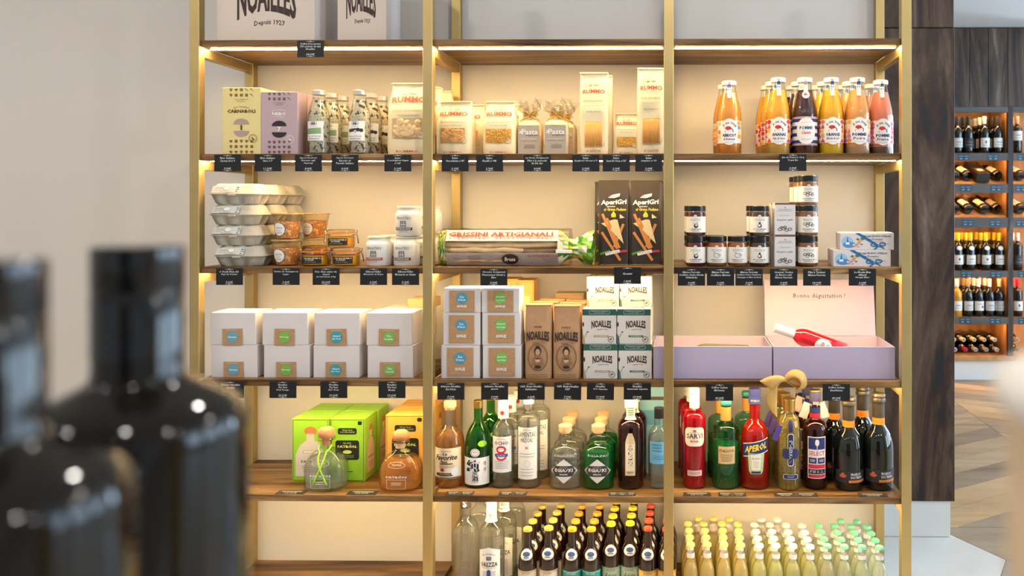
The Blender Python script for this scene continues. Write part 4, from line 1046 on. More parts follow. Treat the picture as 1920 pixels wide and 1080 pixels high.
for z, yt in ((0, 442), (1, 379)):
    Yf = .032; x, w = fx(1452.5, 1491.5, Yf); h = .1005
    t = carton('caramel_box', '%s white caramel box with pencil drawing between the jars' % ('lower', 'upper')[z], 'box', w, .066, h, m_whitecard, (x, Yf, base_z(2)+z*(h+.0005)), group='white caramel boxes')
    p = Print(); k = C(84, 78, 74)
    p.rect(0, h*.975, w*.98, h*.05, m_ctop); p.poly([(-.0025, h*.87), (.0025, h*.87), (0, h*.835)], k); p.text('MAISON PERROTTE', 0, h*.80, w*.6, h*.025, k); stripes(p, 0, h*.755, w*.76, h*.02, 1, k)
    p.text('Caramels', -w*.02, h*.62, w*.5, h*.06, C(190, 180, 172), shear=.4); p.text('beurre salé', 0, h*.475, w*.74, h*.06, C(70, 64, 60), shear=.35)
    for a, b, r in ((-.25, .17, .1), (-.08, .20, .11), (.08, .15, .1), (.24, .18, .1), (.0, .24, .09), (-.18, .23, .08)): p.ring(w*a, h*b, w*r, w*r*.8, w*.03, k, 8)
    p.text('150 g', 0, h*.05, w*.25, h*.025, k); p.build('printed_front', t, flat(0))
    dup(t, (x-.003, Yf+.068, base_z(2)+z*(h+.0005)), '%s white caramel box in the second row' % ('lower', 'upper')[z])

# ---- nougat boxes
def nougat(x0, x1, z, Yf, label):
    x, w = fx(x0, x1, Yf); h = .0535; d = .06
    t = carton('nougat_box', label, 'nougat box', w, d, h, m_whitecard, (x, Yf, base_z(2)+z), group='white nougat boxes')
    p = Print(); k = C(44, 60, 110)
    p.ell(-w*.36, h*.45, w*.11, h*.34, C(150, 196, 226)); p.ell(-w*.33, h*.30, w*.12, h*.18, C(84, 140, 190)); p.poly([(-w*.38, h*.45), (-w*.34, h*.45), (-w*.36, h*.82)], C(60, 100, 160)); p.rect(-w*.36, h*.38, w*.07, h*.14, C(230, 236, 240))
    rg = random.Random(2)
    for i in range(14): p.ell(-w*.17+rg.uniform(-.09, .07)*w, h*(.14+rg.random()*.42), w*.022, h*.06, C(rg.choice([(236, 196, 186), (244, 224, 206), (206, 150, 130), (170, 120, 100)])), 8)
    p.ell(-w*.08, h*.66, w*.04, h*.09, C(80, 120, 60), 8); p.ell(-w*.17, h*.62, w*.03, h*.07, C(90, 130, 70), 8)
    bl = C(32, 104, 160); p.poly([(-w*.22, h*.99), (-w*.14, h*.99), (w*.22, h*.30), (w*.18, h*.20)], bl)
    for a, b in ((-.08, .10), (.08, .13)): p.ring(w*(.21+a), h*(.2+b), w*.065, h*.13, w*.022, bl, 12)
    p.poly([(w*.19, h*.24), (w*.12, h*.02), (w*.16, h*.02), (w*.23, h*.22)], bl); p.poly([(w*.2, h*.22), (w*.32, h*.05), (w*.33, h*.10), (w*.23, h*.26)], bl)
    p.text('Nougat BLANC d\'Allauch', w*.19, h*.80, w*.50, h*.14, k, bold=.015); p.text('en Provence', w*.16, h*.63, w*.26, h*.12, k, bold=.01)
    stripes(p, w*.16, h*.48, w*.24, h*.05, 1, C(120, 126, 150)); stripes(p, w*.34, h*.36, w*.14, h*.06, 1, C(120, 126, 150)); p.build('printed_front', t, flat(0))
    q = Print(); q.rect(.03, h*.5, .045, h*.6, C(170, 190, 226)); q.build('side_print', t, side(w/2))
    return t
n1 = nougat(1562.5, 1670, 0, .032, 'lower white nougat box with blue ribbon print, front of shelf')
n2 = nougat(1575, 1676, .0537, .036, 'upper white nougat box with blue ribbon print, set on the lower one')
dup(n1, (n1.location.x+.006, .095, base_z(2)), 'lower white nougat box in the second row'); dup(n2, (n2.location.x+.012, .099, base_z(2)+.0537), 'upper white nougat box in the second row')

for px, ls, what in ((405, ['6 Oeufs Plein Air', 'Pays du Verdon', '3.20€'], 'below the egg cartons'), (511, ['Terrine de Campagne au', 'Lapin', '9.00€'], 'below the terrine pots'),
                     (586, ['Foie Gras entier de', 'Canard', 'du Sud-Ouest 130g', '22.00€'], 'below the clip top jars'), (675, ['Edmond Fallot', 'Moutarde de Dijon', '5.90€'], 'below the red banded mustard'),
                     (735, ['Edmond Fallot', 'Moutarde en Grains', '5.90€'], 'below the stacked mustard jars'), (900.5, ['Grissini Artigianali', 'Piemontesi Stirati a', 'Mano', '5.50€'], 'below the long breadstick pack'),
                     (1151, ['Gressini', '1.80€'], 'below the black breadstick bags'), (1271, ['Maison Perrotte', 'Confiture Cerise Griotte', 'Oblatchoks', '9.60€'], 'below the cherry jam'),
                     (1325.5, ['Maison Perrotte', 'Confiture Abricot', '9.60€'], 'below the apricot jam'), (1379, ['Maison Perrotte', 'Confiture Poires, Framboises', 'Champagne et Marc de Savoie', '9.60€'], 'below the pear jam'),
                     (1444, ['Caramels Tendres', 'au Beurre salé', 'Maison Perrotte', '9.60€'], 'below the caramel boxes'), (1506, ['Pâte à Tartiner', 'Maison Perrotte', '14.90€'], 'below the brown nut spread'),
                     (1591.5, ['Le Moulin Bleu', 'Allauch', 'Nougat Blanc', '6.00€'], 'below the nougat boxes')):
    price_tag(px, 503 if px < 800 else (501 if px == 1151 else 504), ls, 2, what='black price tag hanging '+what)

# ================================================================ third board: tea boxes, coffee, capsules, gift boxes
m_kraft = mat('kraft_paper', (178, 138, 100), .7, var=.06, vscale=70)
def fold_box(w, d, h, label, loc, group, lidh=None, slack=.003):
    """tuck-in cake box: the front bulges a little"""
    t = thing('tea_carton', label, 'box', loc, 0, group)
    MB().box(-w/2, w/2, .001, d, 0, h, .0012).build('carton_body', m_whitecard, t)
    v = []; n = 8
    for i in range(n+1):
        for z, k in ((.002, 0), (h*.3, 1), (h*.7, .9), (h-.001, .15)):
            u = -1+2*i/n; v.append((w/2*.985*u, .0008-slack*k*(1-u*u)*.6, z))
    f = [(i*4+j, (i+1)*4+j, (i+1)*4+j+1, i*4+j+1) for i in range(n) for j in range(3)]
    link_mesh('front_flap', v, f, m_whitecard, t, smooth=True)
    return t
def sticker(t, x, z, w, h, dot, words, off, rot=0, full=False):
    c, s = math.cos(rot), math.sin(rot)
    fn = lambda a, b, o: (x+a*c-b*s, -off-o, z+a*s+b*c)
    p = Print(); p.rect(0, 0, w, h, m_kraft); p.lay = 0; lb = p.build('kraft_label', t, fn, .0006)
    p = Print(); rg = random.Random(len(words)); yd = C(226, 204, 130); cy_ = 0 if not full else h*.14
    for i in range(40 if full else 22):
        a, b = rg.uniform(-.47, .47)*w, rg.uniform(-.45, .48)*h
        if math.hypot(a, b-cy_) > (.26*w if full else .33*h) and (not full or b > -h*.12): p.line(a, b, a+w*.018, b+w*.024, w*.012, yd)
    r = w*.23 if full else h*.36
    p.ell(0, cy_, r, r, C(dot))
    wl = words.split('|')
    for i, q in enumerate(wl): p.text(q, 0, cy_+r*(.22 if len(wl) > 1 else 0)-i*r*.5, min(1.5, .26*len(q))*r, r*.34, C(236, 244, 240), bold=.02)
    if full and h > w*.8:
        noailles(p, 0, -h*.235, w*.38, h*.10, C(244, 240, 232), False); stripes(p, 0, -h*.40, w*.8, h*.07, 2, C(210, 180, 140), .25)
    else: p.text('INFUSION NOAILLES', 0, h*.42, w*.5, h*.055, C(236, 226, 206))
    p.build('lettering', lb, fn, .0009)
Yd = .032
specs = [(393, 480, 395, 482, (104, 160, 178), 'Verveine', 'blue dotted'), (492, 576, 494, 580, (124, 178, 76), 'Fruits rouges', 'green dotted herbal'),
         (590, 673, 587, 673, (52, 156, 172), 'Grand|Earl Grey', 'teal dotted'), (688, 771, 690, 773, (122, 178, 84), 'Thé|à la menthe', 'green dotted mint')]
wb, db, hb = .1455, .105, .1035
posn = ['nearest the first post', 'second from the first post', 'third from the first post', 'nearest the second post']
for i, (a0, a1, b0, b1, dot, wd, nm) in enumerate(specs):
    xb = SX((b0+b1)/2, Yd); xt = SX((a0+a1)/2, Yd)
    lo = fold_box(wb, db, hb, 'lower white tea carton with %s label, %s' % (nm, posn[i]), (xb, Yd, base_z(3)), 'white tea cartons')
    sticker(lo, .0, .026, .064, .050, dot, wd, .0016)
    up = fold_box(wb, db, hb, 'upper white tea carton with %s label, %s' % (nm, posn[i]), (xt, Yd, base_z(3)+hb+.0006), 'white tea cartons')
    sticker(up, .0, .026, .064, .052, dot, wd, .0016, .02*(-1)**i)
    dup(lo, (xb+.002, Yd+db+.006, base_z(3)), 'lower white tea carton in the back row, %s' % posn[i])
    if i == 3: dup(up, (xt+.012, Yd+db+.006, base_z(3)+hb+.0006), 'upper white tea carton in the back row by the second post')
t = carton('plain_carton', 'small tan carton lying on top of the back row of tea cartons', 'box', .085, .085, .03, mat('tan_card', (190, 160, 116), .6), (SX(790, .16), .15, base_z(3)+2*(hb+.0006)))
# infusion cubes
def infusion(px0, px1, h, z, dot, wd, label, Yf=.03, d=.075):
    x, w = fx(px0, px1, Yf)
    t = fold_box(w, d, h, label, (x, Yf, base_z(3)+z), 'kraft labelled infusion boxes', slack=.002)
    sticker(t, 0, h*.5 if h > .08 else h*.47, w*.68, h*.86, dot, wd, .0014, 0, True)
    return t
z1 = .1045; z2 = .1035; z3 = .078
for k, (cols, dot, wd, nm) in enumerate((((827, 899, 831, 900, 832, 901), (74, 148, 178), 'Zen|Détox', 'blue dotted'), ((905, 977, 904, 976, 903, 974), (118, 182, 84), 'Jasmin|sous l\'olivier', 'green dotted'))):
    zz = 0
    for j, (h, lv) in enumerate(((z1, 'bottom'), (z2, 'middle'), (z3, 'top'))):
        t = infusion(cols[2*j], cols[2*j+1], h, zz, dot, wd, '%s white infusion box with %s kraft label' % (lv, nm)); zz += h+.0006
        if j < 2: dup(t, (t.location.x+(-.006 if k == 0 else .004), .03+.08, t.location.z), '%s white infusion box with %s kraft label, second row' % (lv, nm))
# orange tea boxes stored behind
m_tea = mat('apricot_card', (232, 170, 96), .55, var=.04, vscale=12)
for i, (px, yb, zz) in enumerate(((955, .20, 0), (985, .20, 0), (1068, .262, 0))):
    t = carton('tall_tea_box', ('tall apricot tea box against the wall behind the infusion boxes', 'tall apricot tea box against the wall behind the coffee', 'tall tan box against the wall behind the second coffee bag')[i], 'box',
               .058 if i < 2 else .10, .085 if i < 2 else .07, (.30, .296, .245)[i], m_tea if i < 2 else mat('tan_card', (190, 160, 116), .6), (SX(px, yb), yb, base_z(3)))
    p = Print(); H = (.30, .296, .245)[i]; p.frame(0, H/2, .05 if i < 2 else .09, H-.012, .0012, C(206, 120, 60)); p.rect(0, H*.72, .03, H*.2, C(238, 196, 140)); p.build('printed_front', t, flat(0))
# coffee bags
def coffee(px0, px1, yt, sub, label):
    Yf = .03; w = (px1-px0)*MPP(Yf); x = SX((px0+px1)/2, Yf); h = hh((px0+px1)/2, yt, Yf, 3); d = .062
    t = thing('coffee_bag', label, 'coffee bag', (x, Yf+d/2, base_z(3)), 0, 'kraft coffee bags')
    MB().loft(bag_rings(w, d, h, w*.97, d*.55, len(sub), .004, 36, 0, 14, 6)).build('kraft_bag', m_kraft, t, True, 40)
    MB().box(-w*.485, w*.485, -d*.3, d*.25, h-.001, h+.004, .0015).build('folded_top', m_kraft, t)
    fn = bag_front(w, d, h, d*.55, 0, 6); p = Print(.012); k = C(50, 34, 26)
    p.text(sub, 0, h*.715, w*.32, h*.022, k, bold=.03); noailles(p, 0, h*.60, w*.84, h*.115, k)
    p.ring(0, h*.30, w*.37, h*.19, w*.018, k, 36); p.ring(0, h*.30, w*.33, h*.172, w*.008, k, 36)
    # engraved lady with a cup
    p.ell(0, h*.385, w*.13, h*.055, k); p.ell(.0, h*.37, w*.085, h*.042, C(196, 158, 118), 14); p.ell(0, h*.435, w*.08, h*.022, k, 12); p.ell(-w*.03, h*.375, w*.012, h*.004, k, 6); p.ell(w*.03, h*.375, w*.012, h*.004, k, 6); p.line(-w*.02, h*.35, w*.02, h*.35, h*.003, k)
    p.poly([(-w*.22, h*.20), (-w*.17, h*.29), (-w*.05, h*.325), (w*.05, h*.325), (w*.17, h*.29), (w*.22, h*.20)], C(150, 112, 80))
    for i in range(6): p.line(-w*.2+i*w*.07, h*.205, -w*.09+i*w*.035, h*.315, w*.008, k)
    p.ell(0, h*.27, w*.10, h*.016, k, 12); p.poly([(-w*.1, h*.27), (-w*.06, h*.23), (w*.06, h*.23), (w*.1, h*.27)], C(206, 170, 130)); p.ell(0, h*.165, w*.13, h*.02, k, 12)
    p.text('Torréfacteur à Marseille', 0, h*.06, w*.72, h*.018, k); stripes(p, 0, h*.03, w*.8, h*.012, 1, k); p.build('printed_front', t, fn, .0004)
    return t
c1 = coffee(983, 1034, 574, 'SUBLISSIMO', 'kraft coffee bag with oval portrait, next to the infusion boxes')
c2 = coffee(1036, 1088, 576, '1927', 'kraft coffee bag with oval portrait, next to the capsule boxes')
for i in (1, 2):
    dup(c1, (c1.location.x+.012*i, .061+.066*i, base_z(3)), 'kraft coffee bag, %s, file by the infusion boxes' % ORD[i])
    dup(c2, (c2.location.x+.010*i, .061+.066*i, base_z(3)), 'kraft coffee bag, %s, file by the capsule boxes' % ORD[i])
# capsule boxes
m_pearl = mat('pearl_card', (212, 206, 196), .5, var=.02, vscale=20)
def capsules(px0, px1, z, Yf, strip, label, h=.110, green=True):
    x, w = fx(px0, px1, Yf); t = carton('capsule_box', label, 'box', w, .115, h, m_pearl, (x, Yf, base_z(3)+z), group='coffee capsule boxes')
    dg = C(40, 84, 74); k = C(56, 42, 38); p = Print()
    if green:
        p.rect(0, h*.91, w, h*.18, dg); p.rrect(0, h*.915, w*.62, h*.12, C(196, 210, 200), h*.05); p.rrect(0, h*.915, w*.605, h*.105, dg, h*.045); p.text('CAPSULE Végétale', 0, h*.93, w*.5, h*.03, C(220, 230, 220)); p.text('Compostable', 0, h*.895, w*.3, h*.022, C(220, 230, 220))
    noailles(p, w*.06, h*.58, w*.58, h*.19, k)
    p.rect(w*.06, h*.22, w*.44, h*.055, C(strip)); p.text('GUATEMALA' if strip[0] < 120 else 'N°5 INTENSE', w*.06, h*.22, w*.32, h*.03, C(236, 232, 224))
    p.ring(w*.34, h*.13, w*.09, w*.09, w*.012, k, 16); p.line(w*.30, h*.11, w*.37, h*.155, w*.03, k)
    p.ell(-w*.475, h*.56, w*.024, h*.07, k, 10); p.line(-w*.42, h*.20, -w*.36, h*.33, w*.01, k); p.ell(-w*.34, h*.345, w*.03, h*.015, k, 8); p.poly([(-w*.5, 0), (-w*.42, 0), (-w*.44, h*.2), (-w*.5, h*.3)], C(strip))
    p.build('printed_front', t, flat(0)); q = Print()
    q.rrect(0, .06, w*.6, .07, C(strip), .006); q.rrect(0, .06, w*.45, .03, C(206, 214, 196), .004); q.build('printed_top', t, top(h))
    return t
tan_, grn_ = (176, 146, 110), (62, 106, 104)
zc = .1105
capsules(1094, 1157.5, 0, .03, tan_, 'bottom capsule box with tan ribbon and green top band'); capsules(1159.5, 1222, 0, .03, grn_, 'bottom capsule box with green ribbon beside the lilac box')
capsules(1092, 1155.5, zc, .034, tan_, 'middle capsule box with tan ribbon and green top band'); capsules(1157, 1220, zc, .034, grn_, 'middle capsule box with green ribbon')
c3 = capsules(1100.5, 1160.5, 2*zc, .085, tan_, 'top capsule box with tan ribbon, set back under the board', .097, False); capsules(1162, 1222, 2*zc, .085, grn_, 'top capsule box with green ribbon, set back under the board', .097, False)
for i, px in enumerate((1100, 1160)):
    for j in range(2):
        dup(c3, (SX(px+34, .16), .17, base_z(3)+j*zc), '%s capsule box of the second row, %s' % (('bottom', 'middle')[j], ('by the coffee', 'by the lilac box')[i]))
# lilac gift boxes
m_lilac = mat('lilac_card', (182, 170, 194), .5, var=.015, vscale=6)
m_lilac_in = mat('lilac_lining', (204, 184, 200), .55)
def tray(px0, px1, Yf, d, h, label):
    x, w = fx(px0, px1, Yf); k = .004
    t = thing('gift_box', label, 'gift box', (x, Yf, base_z(3)), 0, 'lilac gift boxes')
    MB().box(-w/2, w/2, 0, k, 0, h, .0008).build('front_panel', m_lilac, t)
    MB().box(-w/2, w/2, d-k, d, 0, h, .0008).build('back_panel', m_lilac_in, t)
    for s in (-1, 1): MB().box(s*w/2-(k if s > 0 else 0), s*w/2+(k if s < 0 else 0), k, d-k, 0, h, .0008).build('side_panel', m_lilac, t)
    MB().box(-w/2+k, w/2-k, k, d-k, 0, .004).build('bottom_panel', m_lilac_in, t)
    MB().box(-w/2+k, w/2-k, k+.001, d-k-.001, .004, h*.33).build('paper_padding', mat('tissue_padding', (236, 226, 226), .8, var=.05, vscale=60, bump=.5), t)
    return t, x, w
gb1, gx_, gw_ = tray(1225, 1447.5, .034, .20, .103, 'open lilac gift box behind the third brass post')
gb2, gx2, gw2 = tray(1450, 1678, .034, .20, .103, 'open lilac gift box with its lid raised against the wall')
lw, lhh = gw2*.985, .192
p = MB().box(-lw/2, lw/2, 0, .004, 0, lhh, .0008); p.xf(Matrix.Translation((-.006, .2005, .1035)) @ Matrix.Rotation(-.16, 4, 'X')); lid = p.build('raised_lid', m_lilac_in, gb2)
Mx = Matrix.Translation((-.006, .2005, .1035)) @ Matrix.Rotation(-.16, 4, 'X')
p = Print(); p.text('Bonne dégustation !', 0, lhh*.70, .178, .020, C(74, 56, 62), shear=.05); p.build('lettering', lid, lambda x, y, o: tuple(Mx @ Vector((x, -o, y))))
# bottles lying in the boxes
def lying(px, py, Y, label, liqm, capm, roll):
    prof = bottle_outline(.030, .235, .012, .135, .185)
    t = thing('red_liqueur_bottle' if 'red' in label else 'wrapped_bottle', label, 'bottle', (0, 0, 0), 0)
    MB().lathe(prof, 26).build('glass_body', liqm, t, True, 50)
    MB().lathe([(0, .182), (.0152, .182), (.0152, .247), (.014, .249), (0, .249)], 22).build('capsule_cap', capm, t, True, 40)
    fn = wrap(prof, .085, .03); lb = label_patch('oval_label', t, .05, .058, C(240, 230, 222), fn, 'ell'); q = Print(.004); q.text('rosa', 0, .004, .026, .011, C(70, 60, 60), shear=.3); stripes(q, 0, -.014, .026, .01, 2, C(120, 110, 110)); q.build('lettering', lb, fn, .0008)
    return t
m_redglass = liquid('red_liqueur', (230, 30, 50), .75, (222, 16, 40)); m_redbottle = mat('red_bottle', (206, 22, 40), .08, coat=.6)
b = lying(0, 0, 0, 'red liqueur bottle with white cap lying tilted in the open gift box', m_redbottle, m_capwhite, 0)
b.matrix_world = Matrix.Translation((SX(1586, .10), .115, base_z(3)+.070)) @ Matrix.Rotation(-1.22, 4, 'Y') @ Matrix.Rotation(.10, 4, 'X') @ Matrix.Rotation(-.1, 4, 'Z')
b2 = lying(0, 0, 0, 'pale bottle lying low in the gift box behind the post', mat('pale_wine', (120, 112, 70), .1), m_capwhite, 0)
b2.matrix_world = Matrix.Translation((SX(1405, .10), .10, base_z(3)+.0660)) @ Matrix.Rotation(-1.54, 4, 'Y')
t = thing('tasting_glass', 'small round glass lying in the open gift box', 'glass', (SX(1463, .10), .10, base_z(3)+.0343)); MB().lathe([(.0, 0), (.012, 0), (.018, .008), (.019, .022), (.0175, .022), (.016, .009), (0, .003)], 22).build('glass_bowl', m_glass, t, True, 40)
# gold bow on the box
bow = thing('ribbon_bow', 'large gold satin ribbon bow hanging at the front of the gift box', 'ribbon bow', (SX(1471, -.004), -.004, SZ(1471, 711, -.004)))
m_satin = mat('gold_satin', (206, 164, 92), .38, var=.06, vscale=50)
def catmull(P, m=6):
    P = [Vector(q) for q in P]; out = []
    for i in range(len(P)-1):
        a, b, c, d = P[max(i-1, 0)], P[i], P[i+1], P[min(i+2, len(P)-1)]
        for j in range(m):
            t_ = j/m; out.append(.5*((2*b)+(c-a)*t_+(2*a-5*b+4*c-d)*t_*t_+(3*b-a-3*c+d)*t_**3))
    return out+[P[-1]]
U = .00168
def B(px, py, y=0.0): return ((px-1471)*U, y, (711-py)*U)
def ruled(name, A, Bq, mid=0.0):
    """ribbon surface between its two edges, bulging to the front by mid"""
    A, Bq = catmull(A, 5), catmull(Bq, 5); v = []; k = len(A); m_ = 4
    for p_, q_ in zip(A, Bq):
        for j in range(m_+1):
            u = j/m_; w_ = p_.lerp(q_, u); w_.y -= mid*math.sin(PI*u); v.append(w_)
    f = [(i*(m_+1)+j, (i+1)*(m_+1)+j, (i+1)*(m_+1)+j+1, i*(m_+1)+j+1) for i in range(k-1) for j in range(m_)]
    o = link_mesh(name, v, f, m_satin, bow, smooth=True); md = o.modifiers.new('thick', 'SOLIDIFY'); md.thickness = .0005; return o
ruled('bow_loop', [B(1471, 714, -.010), B(1480, 707, -.018), B(1489, 705, -.026), B(1497, 711, -.028), B(1499, 720, -.022), B(1493, 726, -.014), B(1483, 721, -.008), B(1472, 714, -.006)],
      [B(1470, 706, -.006), B(1478, 696, -.006), B(1492, 692, -.006), B(1506, 698, -.006), B(1512, 712, -.004), B(1510, 725, -.004), B(1497, 729, -.004), B(1472, 712, -.004)], .004)
ruled('bow_loop', [B(1471, 714, -.008), B(1459, 717, -.018), B(1447, 726, -.020), B(1437, 722, -.016), B(1425, 714, -.008)], [B(1470, 706, -.008), B(1458, 702, -.014), B(1444, 703, -.018), B(1433, 708, -.014), B(1425, 713, -.008)], .008)
ruled('bow_loop', [B(1471, 713, -.005), B(1455, 719, -.005), B(1440, 720, -.005), B(1425, 714, -.007)], [B(1470, 707, -.005), B(1455, 705, -.005), B(1440, 706, -.005), B(1425, 713, -.007)])
ruled('bow_loop', [B(1472, 711, -.003), B(1484, 704, -.003), B(1497, 703, -.003), B(1507, 711, -.003)], [B(1472, 714, -.003), B(1484, 722, -.003), B(1496, 726, -.003), B(1506, 723, -.003)], .003)
ruled('ribbon_tail', [B(1464, 715, -.006), B(1447, 722, -.012), B(1440, 734, -.013), B(1438, 752, -.012), B(1445, 768, -.011), B(1455.5, 779, -.010)], [B(1468, 713, -.006), B(1458, 723, -.012), B(1456.5, 735, -.012), B(1456, 752, -.011), B(1456, 768, -.010), B(1456.5, 780, -.009)], .002)
MB().lathe([(0, -.006), (.006, -.006), (.0072, 0), (.006, .006), (0, .006)], 14).xf(Matrix.Translation((0, -.006, 0)) @ Matrix.Rotation(PI/2, 4, 'Y')).build('knot', m_satin, bow, True)

for px, ls, what in ((407, ['Infusion Noailles', 'Verveine', '13.00€'], 'below the blue dotted tea cartons'), (505, ['Noailles', 'Thé Vert', 'Fruit Rouge', '20.50€'], 'below the green dotted herbal cartons'),
                     (600.5, ['Noailles', 'Thé Noir', 'Earl Grey', '19.00€'], 'below the teal dotted cartons'), (709.5, ['Noailles', 'Thé Vert', 'Menthe', '19.00€'], 'below the mint tea cartons'),
                     (820, ['Infusion Noailles', 'Zen Détox', '7.90€'], 'below the blue dotted infusion boxes'), (902, ['Infusion Noailles', 'Jasmin', '7.90€'], 'below the green dotted infusion boxes'),
                     (970.5, ['Café Grain Noailles', 'Sublissimo', '6.80€'], 'below the first coffee bag'), (1038.5, ['Café Grain Noailles', '1927', '7.30€'], 'below the second coffee bag'),
                     (1100, ['Noailles', 'N°5 Capsules', '17.90€'], 'below the tan ribbon capsule boxes'), (1169.5, ['Noailles', 'Guatemala Capsules', '17.90€'], 'below the green ribbon capsule boxes'),
                     (1323.5, ['Coffret Cadeau', 'Mûr\'homme', '49.00€'], 'below the lilac box by the post'), (1542.5, ['Coffret Cadeau', 'Grand\'femme', '49.00€'], 'below the lilac box with raised lid')):
    price_tag(px, 715 if px < 800 else (718 if px < 1240 else 720), ls, 3, rot=(.02 if px in (1100, 1038.5) else 0), what='black price tag hanging '+what)

# ================================================================ fourth board: spirits
def spirit(px, yt, wpx, Yc, label, gm, liq, cap, capm, sh=.62, nk=.80, rn=.30, lipf=1.12, capz=.93, row=4, rz=0, kind='spirit_bottle', n=28, level=.72, sq=None, ys=1, group='bottles on the spirits board', foot=.004, capname='stopper'):
    R = wpx/2*MPP(Yc, px); H = hh(px, yt, Yc, row); r = R*rn
    prof = bottle_outline(R, H*capz, r, H*sh, H*nk, foot=foot)
    cp = None
    if cap == 'stopper': cp = [(0, H*(capz-.03)), (r*.9, H*(capz-.03)), (r*.9, H*capz+.0004), (r*lipf, H*capz+.0004), (r*lipf, H-.002), (r*lipf-.002, H), (0, H)]
    elif cap == 'screw': cp = [(0, H*(capz-.09)), (r*1.08, H*(capz-.09)), (r*1.08, H-.001), (r*1.08-.001, H), (0, H)]
    elif cap: cp = [(a*r, b*H) for a, b in cap]
    t = bottle(kind, label, prof, gm, (SX(px, Yc), Yc, base_z(row)), rz, (H*level, liq) if liq else None, cp, capm, group=group, n=n, sq=sq, yscale=ys, capname=capname)
    return t, prof, R, H
def deepfile(t, dx, dy, n, lab):
    for i in range(1, n+1):
        dup(t, (t.location.x+dx*i, t.location.y+dy*i, t.location.z), lab % ORD[i])

# square tequila bottles and their boxes
m_lime = mat('lime_card', (146, 200, 52), .45, var=.03, vscale=20); m_amber_card = mat('amber_card', (238, 172, 74), .45, var=.03, vscale=20)
def tequila_box(px0, px1, yt, Yf, m, label, d=.098, left=False, ink=(26, 30, 24)):
    x, w = fx(px0, px1, Yf); h = hh((px0+px1)/2, yt, Yf, 4)
    t = carton('tequila_box', label, 'box', w, d, h, m, (x, Yf, base_z(4)), group='tequila boxes'); k = C(ink); p = Print()
    p.frame(0, h*.5, w*.94, h*.965, .0012, k)
    if left:
        p.ell(0, h*.80, w*.17, h*.075, C(190, 120, 70)); p.rect(0, h*.70, w*.2, h*.12, C(216, 200, 190)); p.poly([(-w*.40, h*.08), (w*.40, h*.08), (w*.40, h*.42), (w*.28, h*.58), (w*.1, h*.66), (-w*.1, h*.66), (-w*.28, h*.58), (-w*.40, h*.42)], C(206, 200, 192))
        p.rrect(0, h*.47, w*.42, h*.05, C(120, 118, 112), h*.02); p.rrect(0, h*.47, w*.40, h*.042, C(214, 208, 200), h*.018); p.text('PATRÓN', 0, h*.32, w*.5, h*.05, C(70, 68, 66), bold=.03); stripes(p, 0, h*.2, w*.5, h*.12, 4, C(130, 126, 120), .3)
    else:
        p.rrect(0, h*.80, w*.54, h*.10, k, h*.03); p.text('TEQUILA', 0, h*.815, w*.3, h*.025, C(200, 220, 120)); p.text('100% DE AGAVE', 0, h*.785, w*.42, h*.022, C(200, 220, 120))
        p.rrect(0, h*.50, w*.68, h*.31, k, h*.04); p.text('SILVER', 0, h*.61, w*.24, h*.025, C(190, 210, 110)); p.text('PATRÓN.', 0, h*.56, w*.56, h*.05, C(220, 230, 130), bold=.03); p.ell(0, h*.47, w*.13, h*.03, C(190, 210, 110), 10); stripes(p, 0, h*.40, w*.4, h*.05, 2, C(150, 170, 90), .3)
        p.rrect(w*.36, h*.93, w*.12, h*.06, k, h*.02); stripes(p, 0, h*.16, w*.34, h*.03, 1, k)
    p.build('printed_front', t, flat(0)); q = Print(); dd = d/2
    q.ell(dd, h*.80, d*.13, h*.06, C(190, 120, 70)); q.rect(dd, h*.71, d*.16, h*.10, C(236, 214, 196)); q.poly([(dd-d*.30, h*.10), (dd+d*.30, h*.10), (dd+d*.30, h*.46), (dd+d*.2, h*.60), (dd, h*.67), (dd-d*.2, h*.60), (dd-d*.30, h*.46)], C(226, 204, 180)); q.text('PATRÓN', dd, h*.34, d*.44, h*.045, C(80, 60, 50), bold=.03); stripes(q, dd, h*.22, d*.4, h*.1, 3, C(140, 110, 90), .3); q.build('printed_side', t, side(w/2))
    q = Print(); q.rect(0, d/2, w*.98, .0008, C(90, 130, 30)); q.build('top_seam', t, top(h))
    return t
a = tequila_box(547.5, 617, 785, .128, m_lime, 'lime green tequila box printed with a bottle, front row', left=True); b = tequila_box(618.5, 684, 785, .128, m_lime, 'lime green tequila box with black badge, front row')
dup(a, (a.location.x+.004, .232, base_z(4)), 'lime green tequila box printed with a bottle, back row'); dup(b, (b.location.x+.004, .232, base_z(4)), 'lime green tequila box with black badge, back row')
a = tequila_box(723, 797, 778, .128, m_amber_card, 'amber tequila box with black badge beside the second post, front row'); dup(a, (a.location.x+.003, .232, base_z(4)), 'amber tequila box, back row')
m_amberliq = liquid('amber_tequila', (255, 230, 165), .26, (252, 196, 90), bend=.25)
m_corkball = mat('tan_cork', (196, 138, 92), .6, var=.15, vscale=250)
